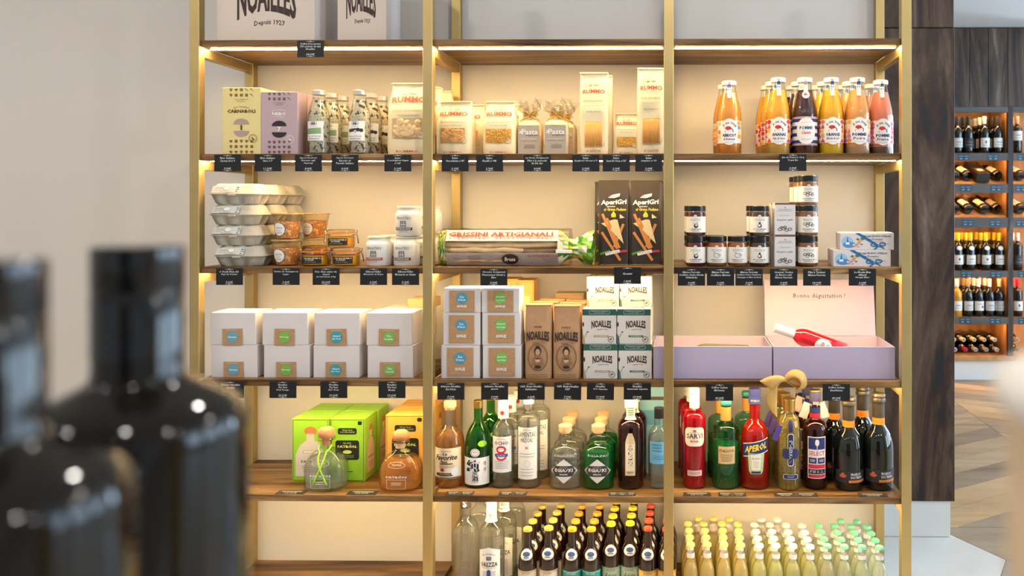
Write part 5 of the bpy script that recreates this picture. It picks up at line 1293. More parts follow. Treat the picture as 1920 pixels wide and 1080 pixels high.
def tequila(px, yt, label, liq, tie, Yc=.076):
    R = 38*MPP(Yc, px); H = hh(px, yt, Yc, 4)
    pr = [(0, .004), (R*.8, 0), (R*.94, .003), (R, .014), (R*1.0, H*.32)]+soft([(R, H*.32), (R*.96, H*.44), (R*.66, H*.58), (R*.30, H*.655), (R*.25, H*.70), (R*.25, H*.80)], 2)[1:]
    t = thing('tequila_bottle', label, 'bottle', (SX(px, Yc), Yc, base_z(4)), 0, 'squat tequila bottles')
    MB().lathe(pr, 40, sq=2.9, yscale=.70).build('glass_body', m_glass, t, True, 50)
    MB().lathe(inset(pr, .004, H*.52, .010), 40, sq=2.9, yscale=.70).build('contents', liq, t, True, 60)
    MB().lathe([(R*.25, H*.795), (R*.42, H*.80), (R*.42, H*.825), (R*.25, H*.83)], 20).build('glass_lip', m_glass, t, True)
    MB().lathe([(0, H*.70), (R*.2, H*.70), (R*.2, H*.83), (R*.34, H*.835), (R*.40, H*.88), (R*.38, H*.95), (R*.25, H*.99), (0, H)], 22).build('cork_stopper', m_corkball, t, True, 50)
    fn = wrap(pr, 0, R, sq=2.9, yscale=.70); p = Print(.006); k = C(236, 232, 222)
    p.ring(0, H*.46, R*.44, H*.05, .0008, k, 20); p.text('TEQUILA', 0, H*.46, R*.5, H*.03, k)
    p.text('PATRÓN', 0, H*.265, R*.95, H*.045, k, bold=.03); p.frame(0, H*.14, R*.9, H*.16, .0008, k); stripes(p, 0, H*.15, R*.5, H*.06, 2, k, .3); p.build('etched_mark', t, fn, .0008)
    if tie:
        mb = MB(); g0 = C(160, 214, 60)
        for s in (-1, 1):
            pts = [(s*R*.27, 0, H*.70), (s*R*.28, -R*.26, H*.66)]+[fn(s*R*(.30-.62*u), H*(.62-.50*u), .0025) for u in [i/8 for i in range(9)]]
            mb.tube(pts, .0028, 6)
        mb.build('green_ribbon', g0, t, True)
    else:
        lb = label_patch('neck_band', t, .036, .016, C(222, 190, 150), wrap(R*.25+.0005, H*.745)); 
    return t
tequila(612, 800, 'squat clear tequila bottle with green ribbon and cork ball', m_water, True); tequila(752, 806, 'squat amber tequila bottle with cork ball stopper', m_amberliq, False)

# ---- middle bay
m_rum = liquid('golden_rum', (255, 224, 170), .2, (246, 184, 110), bend=.25)
t, pr, R, H = spirit(844, 752, 54, .112, 'golden rum bottle with cream label and cork stopper', m_glass, m_rum, 'stopper', m_cork, sh=.46, nk=.74, rn=.38, lipf=1.12, level=.66)
fn = wrap(pr, H*.30, R); lb = label_patch('paper_label', t, R*2.2, H*.36, C(240, 222, 190), fn); p = Print(.004); k = C(60, 44, 36)
p.text('RHUM AGRICOLE', 0, H*.145, R*.7, H*.014, k); p.text('La', -R*.05, H*.115, R*.3, H*.035, k, shear=.3, bold=.02); p.text('Favorite', 0, H*.07, R*1.55, H*.06, k, shear=.25, bold=.03, res=2)
p.rect(0, -H*.005, R*.9, H*.016, C(120, 90, 66)); p.rect(-R*.1, H*.012, R*.4, H*.03, C(150, 116, 86)); p.poly([(-R*.4, H*.018), (-R*.2, H*.018), (-R*.3, H*.045)], C(120, 90, 66)); stripes(p, 0, -H*.04, R*1.2, H*.03, 2, C(150, 120, 90), .3)
p.ell(-R*.25, -H*.075, R*.14, H*.02, C(190, 40, 40)); p.rect(0, -H*.13, R*1.5, H*.035, k); p.text('MARTINIQUE', 0, -H*.13, R*.9, H*.018, C(236, 220, 190)); p.ell(R*.62, -H*.10, R*.28, H*.055, C(232, 228, 232)); p.rect(0, -H*.17, R*2.1, H*.01, k); p.build('lettering', lb, fn, .0008)
t, pr, R, H = spirit(897, 750, 50, .112, 'green rice wine bottle with white brushed character label', m_glass_green, liquid('green_sake_glass', (190, 232, 150), .42, (80, 170, 30)), 'screw', m_gold, sh=.42, nk=.78, rn=.32, level=.70, capz=1.0)
fn = wrap(pr, H*.20, R); lb = label_patch('paper_label', t, R*2.3, H*.32, C(240, 238, 234), fn); p = Print(.004); k = C(20, 20, 22)
p.text('純', -R*.2, H*.065, R*1.05, H*.14, k, bold=.03); p.text('米', 0, -H*.02, R*.4, H*.05, k, bold=.02); p.text('酒', 0, -H*.08, R*.5, H*.07, k, bold=.02); p.text('吟醸', R*.72, H*.09, R*.2, H*.05, k); p.text('水鏡', R*.72, H*.02, R*.2, H*.05, k); p.text('JUNMAI', 0, -H*.13, R*.5, H*.012, k); p.build('lettering', lb, fn, .0008)
fn2 = wrap(pr, H*.42, R); lb = label_patch('round_seal', t, R*.68, H*.095, C(244, 240, 240), fn2, 'ell', off=.0012); p = Print(.003); p.ring(0, 0, R*.28, H*.04, .0012, C(60, 60, 70)); p.text('特別', 0, H*.008, R*.3, H*.02, C(190, 50, 50)); p.build('lettering', lb, fn2, .0016)
label_patch('leaf_seal', t, R*.7, H*.07, C(150, 206, 40), wrap(pr, H*.52, R, .55), 'ell', off=.0012)
dup(t, (t.location.x+.016, .215, base_z(4)), 'green rice wine bottle standing behind the front one')
t, pr, R, H = spirit(944, 752, 41, .105, 'clear tequila bottle with large red figure eight on label', m_glass, m_water, 'screw', m_capwhite, sh=.60, nk=.80, rn=.44, level=.75, capz=.97)
fn = wrap(pr, H*.40, R); lb = label_patch('paper_label', t, R*2.0, H*.42, C(240, 236, 230), fn); p = Print(.004); k = C(40, 44, 80)
p.text('TEQUILA', 0, H*.185, R*.8, H*.02, C(190, 60, 60), warp=lambda a, b: (a, b-12*a*a)); p.text('OCHO', 0, H*.135, R*1.3, H*.045, k, bold=.02); p.ring(0, H*.058, R*.45, H*.045, R*.16, C(210, 30, 50)); p.ring(0, -H*.022, R*.5, H*.05, R*.16, C(210, 30, 50)); p.rect(0, -H*.008, R*1.2, H*.034, C(50, 80, 160)); p.text('PLATA', 0, -H*.008, R*.7, H*.02, C(236, 236, 240)); stripes(p, 0, -H*.12, R*1.5, H*.10, 5, C(130, 130, 150), .25); p.build('lettering', lb, fn, .0008)
fn2 = wrap(pr, H*.875, R*.44); lb = label_patch('neck_band', t, R*1.3, H*.14, C(206, 216, 224), fn2, off=.002); label_patch('red_seal', lb, R*.32, H*.05, C(206, 60, 40), fn2, 'ell', off=.003)
deepfile(t, .010, .075, 2, 'clear tequila bottle with red figure eight, %s')
t, pr, R, H = spirit(991.5, 735, 42, .105, 'tall clear mezcal bottle with long white label', m_glass, m_water, 'screw', m_capwhite, sh=.70, nk=.80, rn=.42, level=.74, capz=.97)
fn = wrap(pr, H*.375, R); lb = label_patch('paper_label', t, R*1.95, H*.55, C(238, 236, 230), fn); p = Print(.004); k = C(70, 74, 78)
p.text('ALAMBIQUE', 0, H*.25, R*.7, H*.012, k); p.text('LAMENTAE', 0, H*.20, R*1.6, H*.05, k, bold=.0); p.text('MEZCAL', 0, H*.14, R*1.1, H*.04, k); p.text('×', 0, H*.06, R*.3, H*.03, C(180, 70, 60)); stripes(p, 0, -H*.02, R*1.5, H*.06, 2, C(150, 150, 150), .2); p.ring(0, -H*.11, R*.3, H*.035, .0006, C(150, 150, 150)); stripes(p, 0, -H*.2, R*1.2, H*.10, 3, C(170, 170, 170), .2); p.build('lettering', lb, fn, .0008)
deepfile(t, .020, .085, 1, 'tall clear mezcal bottle, %s')
def faceted(px, liqm, dark, lab, lab2):
    t, pr, R, H = spirit(px, 796, 59, .098, lab, m_glass, liqm, 'stopper', m_cork, sh=.52, nk=.72, rn=.36, lipf=1.18, level=.60, capz=.90, ys=.74)
    fn = wrap(pr, H*.30, R, yscale=.74); lb = label_patch('diamond_label', t, R*1.9, H*.39, C(226, 222, 214), fn, 'dia'); p = Print(.004)
    p.poly([(-R*.82, 0), (-R*.55, -H*.085), (R*.55, -H*.085), (R*.82, 0), (R*.55, H*.085), (-R*.55, H*.085)], C(58, 56, 54)); p.text('LIQUEUR', 0, H*.058, R*.5, H*.016, C(220, 216, 206)); p.text('EGIAZKI', 0, H*.015, R*1.15, H*.055, C(236, 232, 224), bold=.03); p.text('MENTA' if dark else 'MANZANA', 0, -H*.05, R*.5, H*.022, C(236, 232, 224), bold=.03); p.build('lettering', lb, fn, .0009)
    q = Print(.004); q.text('EGIAZKI', 0, 0, R*1.3, H*.03, C(220, 230, 216), bold=.0); q.build('moulded_name', t, wrap(pr, H*.545, R, yscale=.74))
    deepfile(t, .001, .081, 2, lab2)
faceted(1060, m_water, False, 'clear liqueur bottle with diamond label and pale stopper', 'clear diamond label liqueur bottle, %s')
faceted(1122, liquid('mint_liqueur', (60, 200, 110), .45, (0, 150, 60)), True, 'bright green mint liqueur bottle with diamond label', 'bright green mint liqueur bottle, %s')
m_amaretto = liquid('dark_amaretto', (120, 40, 24), .5, (70, 14, 8))
t, pr, R, H = spirit(1183, 744, 49, .105, 'dark amber liqueur bottle with tall cream vertical label', m_glass, m_amaretto, 'screw', m_capwhite, sh=.66, nk=.79, rn=.44, level=.76, capz=.97)
fn = wrap(pr, H*.36, R); sh_ = [(-R*.38, -H*.20), (R*.38, -H*.20), (R*.38, H*.16), (R*.3, H*.21), (R*.15, H*.27), (-R*.15, H*.27), (-R*.3, H*.21), (-R*.38, H*.16)]
lb = label_patch('arched_label', t, 0, 0, C(226, 206, 168), fn, sh_); p = Print(.003); p.rect(0, 0, R*.62, H*.30, C(238, 226, 200)); p.text('ADRIATICO', R*.02, H*.02, H*.24, R*.34, C(40, 30, 26), bold=.03, rot=PI/2); p.text('AMARETTO', 0, -H*.165, R*.5, H*.02, C(60, 44, 36)); p.build('lettering', lb, fn, .0009)
fn2 = wrap(pr, H*.84, R*.44); lb = label_patch('tax_strip', t, R*.66, H*.15, C(222, 226, 214), fn2, off=.0022); q = Print(.003); stripes(q, 0, 0, R*.5, H*.12, 5, C(110, 140, 120), .45); q.build('lettering', lb, fn2, .0028)
deepfile(t, .006, .085, 1, 'dark amber liqueur bottle, %s')
t, pr, R, H = spirit(1236, 764, 41, .105, 'clear vodka bottle with light blue label by the third post', m_glass, m_water, 'screw', mat('black_cap', (26, 26, 30), .3), sh=.60, nk=.78, rn=.44, level=.67, capz=.96)
fn = wrap(pr, H*.46, R); lb = label_patch('blue_label', t, R*1.95, H*.28, C(112, 182, 220), fn); p = Print(.003); k = C(30, 70, 120)
for i, q in enumerate(('NIKKA', 'COFFEY', 'VODKA')): p.text(q, -R*.2, H*(.10-i*.038), R*.95, H*.022, k, bold=.02)
stripes(p, 0, -H*.06, R*1.4, H*.06, 3, k, .2); p.build('lettering', lb, fn, .0008)
t = carton('vodka_carton', 'pale blue bottle carton standing at the back by the third post', 'box', .085, .085, .302, mat('pale_blue_card', (140, 190, 206), .5), (SX(1222, .22), .222, base_z(4)))
p = Print(); p.rect(0, .255, .085, .012, C(90, 84, 74)); p.rect(0, .19, .06, .05, C(100, 160, 190)); p.build('printed_front', t, flat(0))

# ---- end bay
t, pr, R, H = spirit(1302, 727, 42, .105, 'red liqueur bottle with cream oval label and white cap', m_glass, m_redglass, [(0, .80), (1.06, .80), (1.06, .985), (.9, 1.0), (0, 1.0)], m_capwhite, sh=.70, nk=.785, rn=.42, level=.745, capz=.83)
fn = wrap(pr, H*.53, R); lb = label_patch('oval_label', t, R*1.9, H*.19, C(238, 222, 206), fn, 'round'); p = Print(.003); p.text('SARTI', 0, H*.008, R*1.5, H*.05, C(70, 56, 44), bold=.02); p.text('ROSA', 0, -H*.045, R*.7, H*.022, C(196, 40, 50), bold=.04); p.ell(0, H*.06, R*.15, H*.012, C(150, 120, 90), 10); stripes(p, 0, H*.043, R*1.1, H*.006, 1, C(150, 120, 90)); p.build('lettering', lb, fn, .0008)
fn = wrap(pr, H*.165, R); lb = label_patch('small_label', t, R*1.35, H*.055, C(232, 196, 190), fn); p = Print(.003); stripes(p, 0, 0, R*1.1, H*.03, 2, C(180, 60, 70), .3); p.build('lettering', lb, fn, .0008)
fn = wrap(R*.42*1.06, H*.845); p = Print(.003); p.text('ROSE · AMORE', 0, 0, R*.8, H*.016, C(90, 84, 80)); p.build('cap_lettering', t, fn)
deepfile(t, -.008, .083, 2, 'red liqueur bottle with oval label, %s')
m_itg = glass('aqua_glass', (176, 226, 200), 1.2); m_itl = liquid('green_bergamot', (176, 234, 204), .34, (60, 190, 136))
t, pr, R, H = spirit(1361, 750, 50, .11, 'ribbed aqua green bottle with tan label and gold neck', m_itg, m_itl, [(0, .94), (.96, .94), (1.15, .955), (1.15, .985), (1.0, 1.0), (0, 1.0)], mat('teal_stopper', (60, 150, 140), .4), sh=.66, nk=.76, rn=.38, level=.50, capz=.955)
band(t, pr, H*.77, H*.93, mat('tan_gold_label', (214, 166, 84), .4, metal=.3), 'gold_neck_label')
fn = wrap(pr, H*.40, R); lb = label_patch('tan_label', t, R*1.3, H*.20, C(214, 182, 130), fn); p = Print(.003); p.text('ITALICUS', 0, H*.05, R*1.1, H*.03, C(50, 40, 34), bold=.02); stripes(p, 0, -H*.03, R*1.0, H*.09, 4, C(90, 70, 50), .25); p.build('lettering', lb, fn, .0008)
mb = MB()
for i in range(24):
    a = 2*PI*i/24; mb.tube([((R+.0004)*math.cos(a), (R+.0004)*math.sin(a), H*.04), ((R+.0004)*math.cos(a), (R+.0004)*math.sin(a), H*.28)], .0011, 4)
o = mb.build('moulded_ribs', m_itg, t, True); o['kind'] = 'stuff'
deepfile(t, -.012, .090, 1, 'ribbed aqua green bottle, %s')
dup(t, (SX(1402, .20), .228, base_z(4)), 'ribbed aqua green bottle at the back, behind the red orange aperitif')
m_orl = liquid('red_orange_aperitif', (230, 50, 26), .6, (214, 30, 12))
t, pr, R, H = spirit(1415, 728, 54, .112, 'red orange aperitif bottle with slanted navy label', m_glass, m_orl, 'screw', mat('navy_cap', (48, 52, 106), .35), sh=.48, nk=.70, rn=.38, level=.84, capz=.985)
fn = wrap(pr, H*.43, R); sk = .22
lb = label_patch('navy_label', t, 0, 0, C(28, 50, 110), fn, [(-R*.98, -H*.075-R*sk*.9), (R*.98, -H*.075+R*sk*.9), (R*.98, H*.065+R*sk*.9), (-R*.98, H*.065-R*sk*.9)]); p = Print(.003)
p.text('APEROL', 0, 0, R*1.6, H*.07, C(246, 206, 60), bold=.04, shear=.15, warp=lambda a, b: (a, b+a*sk)); p.line(-R*.95, -H*.07-R*.2, R*.95, -H*.07+R*.2, H*.008, C(236, 232, 220)); p.line(-R*.95, H*.06-R*.2, R*.95, H*.06+R*.2, H*.008, C(236, 232, 220)); p.build('lettering', lb, fn, .0009)
fn = wrap(pr, H*.26, R); lb = label_patch('shield_label', t, 0, 0, C(190, 208, 150), fn, [(-R*.6, H*.115), (R*.6, H*.115), (R*.48, -H*.07), (R*.36, -H*.095), (-R*.36, -H*.095), (-R*.48, -H*.07)]); p = Print(.003); p.poly([(-R*.36, H*.10), (R*.36, H*.10), (R*.28, -H*.055), (-R*.28, -H*.055)], C(236, 230, 216)); p.text('Aperitivo', 0, H*.06, R*.6, H*.03, C(80, 80, 90), shear=.2); stripes(p, 0, 0, R*.4, H*.07, 4, C(200, 160, 150), .3); p.rect(0, -H*.078, R*.66, H*.02, C(40, 50, 90)); p.build('lettering', lb, fn, .0009)
fn = wrap(pr, H*.885, R*.38); lb = label_patch('neck_band', t, R*1.1, H*.07, C(48, 60, 130), fn, off=.0026); q = Print(.003); q.text('APEROL', 0, 0, R*.6, H*.02, C(226, 196, 70)); q.build('lettering', lb, fn, .0032)
m_elder = liquid('pale_gold_liqueur', (255, 248, 196), .24, (255, 230, 120), bend=.3)
t, pr, R, H = spirit(1479.5, 747, 42, .095, 'pale gold fluted bottle with navy cross label and purple tag', m_glass, m_elder, [(0, .86), (1.02, .86), (1.05, .985), (1.12, .988), (1.1, 1.0), (0, 1.0)], m_gold, sh=.66, nk=.85, rn=.52, level=.80, capz=.88)
mb = MB()
for i in range(16):
    a = 2*PI*i/16; mb.tube([((R+.0006)*math.cos(a), (R+.0006)*math.sin(a), H*.03), ((R+.0006)*math.cos(a), (R+.0006)*math.sin(a), H*.55), (R*.94*math.cos(a), R*.94*math.sin(a), H*.71)], .0016, 4)
o = mb.build('moulded_flutes', m_glass, t, True); o['kind'] = 'stuff'
fn = wrap(pr, H*.40, R); nb = C(34, 42, 92); wt_ = C(226, 222, 206); p = Print(.003)
p.rrect(0, H*.06, R*.52, H*.36, wt_, R*.2); p.rrect(0, H*.06, R*.44, H*.345, nb, R*.18); p.rrect(0, H*.015, R*1.5, H*.11, nb, R*.3); p.rrect(0, H*.06, R*.40, H*.30, nb, R*.15); p.text('ST-GERMAIN', 0, H*.04, H*.25, R*.26, C(236, 232, 220), bold=.02, rot=-PI/2)
p.rrect(0, -H*.24, R*1.3, H*.055, wt_, R*.15); p.rrect(0, -H*.24, R*1.22, H*.047, nb, R*.14); stripes(p, 0, -H*.24, R*.6, H*.02, 2, C(180, 180, 190), .4); p.rrect(0, H*.32, R*.36, H*.13, nb, R*.12); p.build('navy_label', t, fn, .002)
MB().box(-.009, .009, -.0006, .0006, -.052, 0, .0003).xf(Matrix.Translation((-R*.92, -R*.98, H*.735)) @ Matrix.Rotation(.35, 4, 'Y')).build('purple_tag', C(92, 70, 150), t)
deepfile(t, -.006, .075, 2, 'pale gold fluted bottle, %s')
m_sel = liquid('dark_ruby_bitter', (120, 20, 30), .55, (70, 6, 14))
t, pr, R, H = spirit(1528, 732, 46, .108, 'dark ruby bitter bottle with navy and red label', m_glass, m_sel, 'screw', mat('navy_gold_cap', (62, 60, 92), .35), sh=.60, nk=.72, rn=.42, level=.78, capz=.985)
band(t, pr, H*.775, H*.835, C(40, 44, 96), 'neck_band'); band(t, pr, H*.725, H*.772, C(200, 30, 50), 'neck_band')
MB().lathe([(0, H), (R*.47, H), (R*.47, H+.002), (0, H+.002)], 24).build('gold_cap_top', m_gold, t, True)
fn = wrap(pr, H*.335, R); lb = label_patch('paper_label', t, R*1.55, H*.43, C(236, 224, 220), fn); p = Print(.003); nv = C(36, 44, 108); rd_ = C(206, 40, 60)
p.rect(0, H*.145, R*1.40, H*.12, nv); p.ell(0, H*.155, R*.17, H*.035, C(236, 228, 220), 12); p.rect(0, H*.105, R*.05, H*.03, C(236, 228, 220)); p.text('SELECT', 0, H*.045, R*1.3, H*.045, C(176, 36, 60), bold=.01); p.rect(-R*.36, -H*.03, R*.62, H*.06, nv); p.rect(R*.36, -H*.03, R*.62, H*.06, nv); stripes(p, -R*.36, -H*.03, R*.4, H*.03, 2, C(226, 220, 220), .4); stripes(p, R*.36, -H*.03, R*.4, H*.03, 2, C(226, 220, 220), .4)
p.rect(0, -H*.09, R*1.40, H*.04, rd_); p.rect(0, -H*.143, R*1.40, H*.05, C(44, 40, 50)); p.text('PILLA', 0, -H*.143, R*1.1, H*.03, C(200, 190, 180), bold=.02); p.rect(0, -H*.19, R*1.40, H*.03, rd_); p.build('lettering', lb, fn, .0008)
for s in (-1, 1): MB().box(-.014, .014, -.0005, .0005, 0, .052, .0002).xf(Matrix.Translation((s*R*.95, R*.35, H*.70)) @ Matrix.Rotation(-s*.35, 4, 'Y')).build('recipe_tag', C(232, 214, 206), t)
deepfile(t, -.010, .082, 2, 'dark ruby bitter bottle, %s')
m_foilg = mat('pewter_foil', (92, 84, 74), .35, metal=.6)
def prosecco(px, yt, Yc, label):
    t, pr, R, H = spirit(px, yt, 54, Yc, label, m_darkglass, None, [(0, .74), (1.03, .74), (1.02, .90), (1.2, .91), (1.22, .93), (1.08, .95), (1.2, .97), (1.05, .995), (0, 1.0)], m_foilg, sh=.38, nk=.68, rn=.40, capz=.90, kind='sparkling_wine_bottle', group='black sparkling wine bottles', capname='foil_cap')
    band(t, pr, H*.672, H*.742, C(244, 146, 44), 'orange_band', .0012)
    fn = wrap(pr, H*.155, R); lb = label_patch('dark_label', t, R*2.5, H*.13, C(44, 42, 50), fn); p = Print(.003); p.text('PROSECCO', R*.32, H*.03, R*.75, H*.028, C(226, 222, 216), bold=.03); p.text('DOC TREVISO', R*.38, -H*.005, R*.88, H*.028, C(226, 222, 216), bold=.03); p.rect(R*.45, -H*.047, R*1.3, H*.026, C(240, 134, 46)); p.text('EXTRA DRY MILLESIMATO', R*.42, -H*.047, R*.95, H*.012, C(150, 60, 20))
    p.ell(-R*.6, H*.01, R*.25, H*.02, C(190, 90, 50), 12); p.ell(-R*.6, H*.03, R*.1, H*.016, C(200, 100, 50), 8); p.build('lettering', lb, fn, .0008)
    return t
t1 = prosecco(1591, 743, .105, 'black sparkling wine bottle with orange band, front one next to the bitter'); t2 = prosecco(1647, 736, .108, 'black sparkling wine bottle with orange band, front one next to the end post')
dup(t1, (t1.location.x-.028, .195, base_z(4)), 'black sparkling wine bottle with orange band, behind the one next to bitter'); dup(t2, (t2.location.x-.030, .198, base_z(4)), 'black sparkling wine bottle with orange band, behind the end one')
# ---- small cards lying on the board
def flat_card(px0, px1, what, rz=0, cells=1):
    Y = .024; w = (px1-px0)*MPP(Y); t = thing('shelf_card', 'small dark price card lying flat '+what, 'price card', (SX((px0+px1)/2, Y), Y, base_z(4)), rz, 'flat price cards on the spirits board')
    MB().box(-w/2, w/2, -.012, .020, 0, .0008).build('card', mat('card_charcoal', (52, 50, 46), .45), t); p = Print()
    for c in range(cells):
        x = w*(-.5+(c+.5)/cells); p.rect(x, .010, w/cells*.7, .003, m_tagtext); p.text('%d.%02d€' % (24+c*7, 90), x, -.002, w/cells*.45, .006, m_tagtext, bold=.02)
        if c: p.rect(w*(-.5+c/cells), .004, .0008, .030, C(150, 148, 140))
    p.build('lettering', t, top(.0008))
for a, b, wht, n_ in ((518, 572, 'left of the clear squat tequila', 1), (651, 707, 'between the two squat tequilas', 1), (835, 888, 'in front of the golden rum', 2), (935, 988, 'in front of the figure eight tequila', 2), (1141, 1192, 'in front of the amber liqueur', 3),
                      (1281, 1333, 'in front of the red oval label liqueur', 1), (1347, 1399, 'in front of the aqua green bottle', 2), (1452, 1533, 'in front of the pale gold fluted bottle', 2), (1610, 1664, 'in front of the end sparkling wine', 1)): flat_card(a, b, wht, 0, n_)

# ================================================================ lowest board
def beer(px, yt, cap, lab_col, Yc, label):
    H = hh(px, yt, Yc, 5); R = .0305
    t, pr = None, bottle_outline(R, H-.003, .0132, H*.50, H*.76)
    t = bottle('beer_bottle', label, pr, m_brownglass, (SX(px, Yc), Yc, base_z(5)), 0, None, [(0, H-.010), (.0146, H-.010), (.0150, H-.004), (.0128, H), (0, H)], mat('crown_cap_%02x%02x%02x' % cap, cap, .3, metal=.3), group='brown beer bottles', capname='crown_cap', n=22)
    fn = wrap(pr, H*.665, .016); lb = label_patch('neck_medallion', t, .026, .033, C(226, 224, 220), fn, 'ell', off=.001); p = Print(.003); p.ell(0, .002, .008, .007, C(52, 72, 120), 12); p.ring(0, 0, .0115, .0145, .0008, C(120, 120, 130)); p.rect(0, -.008, .010, .003, C(100, 100, 110)); p.build('lettering', lb, fn, .0016)
    fn = wrap(pr, H*.25, R); lb = label_patch('paper_label', t, R*2.6, H*.40, C(lab_col), fn); p = Print(.004); k = C(90, 70, 56) if sum(lab_col) > 480 else C(224, 236, 228)
    p.rect(0, H*.185, R*2.5, .0012, k); p.text('BRASSERIE', 0, H*.165, R*.9, H*.018, k); p.text('Aquae', 0, H*.09, R*1.3, H*.09, k, shear=.3); stripes(p, 0, -H*.05, R*1.5, H*.1, 4, k, .2); p.build('lettering', lb, fn, .0008)
    return t
gold_, orng, yel, redc = (206, 190, 96), (226, 168, 60), (238, 204, 46), (214, 84, 56)
for fi, (px, yt, cap, lc, n, Yc, desc, dx) in enumerate(((989.5, 989, gold_, (224, 206, 176), 5, .08, 'gold capped beer with cream label, first file after the water', .005), (1029, 987, gold_, (226, 206, 182), 5, .08, 'gold capped beer with cream label, second file', .004),
        (1073, 989, orng, (36, 150, 136), 5, .08, 'amber capped beer with teal label, third file', .003), (1109, 989, orng, (36, 150, 136), 5, .08, 'amber capped beer with teal label, fourth file', .003),
        (1146, 979, yel, (168, 190, 164), 4, .095, 'yellow capped beer with sage label, fifth file', .001), (1181.5, 978, yel, (168, 190, 164), 4, .095, 'yellow capped beer with sage label, sixth file', .001),
        (1215, 988, redc, (240, 186, 92), 4, .08, 'red capped beer with ochre label, seventh file', .001), (1250, 989, redc, (240, 186, 92), 4, .08, 'red capped beer with ochre label, file at the post', .001))):
    step = min(.0625, (.31-Yc)/max(1, n-1)) if n == 5 else .0625
    if n == 5: n = 4
    t = beer(px, yt, cap, lc, Yc, '%s, front' % desc)
    for i in range(1, n): dup(t, (t.location.x+dx*i, Yc+.0625*i, base_z(5)), '%s, %s' % (desc, ORD[i]))
# sparkling water
def water(px, yt, Yc, label, lab):
    t, pr, R, H = spirit(px, yt, 48, Yc, label, m_glass, m_water, 'screw', m_capwhite if lab else mat('dark_capsule', (52, 46, 40), .4), sh=.62, nk=.80, rn=.36, level=.66, capz=.97, row=5, kind='water_bottle', group='clear water bottles', capname='cap')
    if lab:
        fn = wrap(pr, H*.36, R); lb = label_patch('paper_label', t, 0, 0, C(232, 230, 226), fn, [(-R*.9, -H*.22), (R*.9, -H*.22), (R*.9, H*.16), (R*.5, H*.18), (0, H*.20), (-R*.5, H*.18), (-R*.9, H*.16)]); p = Print(.003); k = C(50, 50, 76)
        p.text('EAU MINÉRALE', 0, H*.135, R*1.0, H*.014, k, warp=lambda a, b: (a, b-12*a*a)); p.rrect(0, H*.09, R*.4, H*.04, C(120, 120, 130), .003); p.text('OREZZA', 0, H*.03, R*1.35, H*.045, C(40, 40, 50), bold=.02); p.text('naturellement gazeuse', 0, -H*.005, R*1.1, H*.015, C(120, 120, 130), shear=.2); p.rect(0, -H*.12, R*1.0, H*.17, C(196, 196, 210)); p.rect(0, -H*.11, R*.3, H*.14, C(60, 60, 120)); p.ell(0, -H*.04, R*.15, H*.02, C(60, 60, 120), 10); p.build('lettering', lb, fn, .0008)
        fn2 = wrap(pr, H*.845, R*.36); lb = label_patch('neck_label', t, R*1.0, H*.13, C(236, 236, 236), fn2, off=.002); q = Print(.003); q.text('OREZZA', 0, -H*.04, R*.62, H*.02, k, bold=.02); q.ell(0, H*.01, R*.2, H*.02, C(160, 160, 176), 10); q.build('lettering', lb, fn2, .0026)
    else:
        q = Print(.003); q.text('S', 0, 0, .013, .024, C(236, 230, 220), bold=.03); q.build('cap_letter', t, wrap(R*.40, H*.93))
    return t
w1 = water(874, 928, .10, 'plain clear glass water bottle with dark lettered cap', False); w2 = water(922, 934, .088, 'clear water bottle with white house label and white neck', True)
dup(w1, (w1.location.x+.020, .20, base_z(5)), 'plain clear glass water bottle behind the front one'); dup(w2, (w2.location.x+.022, .174, base_z(5)), 'clear water bottle with white label, second from the front'); dup(w2, (w2.location.x+.035, .260, base_z(5)), 'clear water bottle with white label, third from the front')
# lemonade
def lemonade(px, yt, cap, liqm, ringc, Yc, label):
    H = hh(px, yt, Yc, 5); R = .0255; pr = bottle_outline(R, H-.002, .0115, H*.44, H*.74)
    t = bottle('lemonade_bottle', label, pr, m_glass_thin, (SX(px, Yc), Yc, base_z(5)), 0, (H*.70, liqm), [(0, H-.009), (.0135, H-.009), (.0138, H-.004), (.0115, H), (0, H)], mat('crown_cap_%02x%02x%02x' % cap, cap, .4), group='small lemonade bottles', n=20, capname='crown_cap')
    MB().lathe([(.0128, H*.765), (.0127, H*.845)], 20).build('neck_label', C(238, 230, 226), t, True); MB().lathe([(.0131, H*.762), (.0131, H*.774)], 20).build('neck_stripe', C(ringc), t, True)
    return t
lq = [liquid('lemonade_yellow', (255, 250, 226), .3, (255, 240, 180)), liquid('lemonade_pale', (255, 255, 236), .3, (248, 246, 190)), liquid('lemonade_clear', (254, 254, 244), .26, (244, 244, 214))]
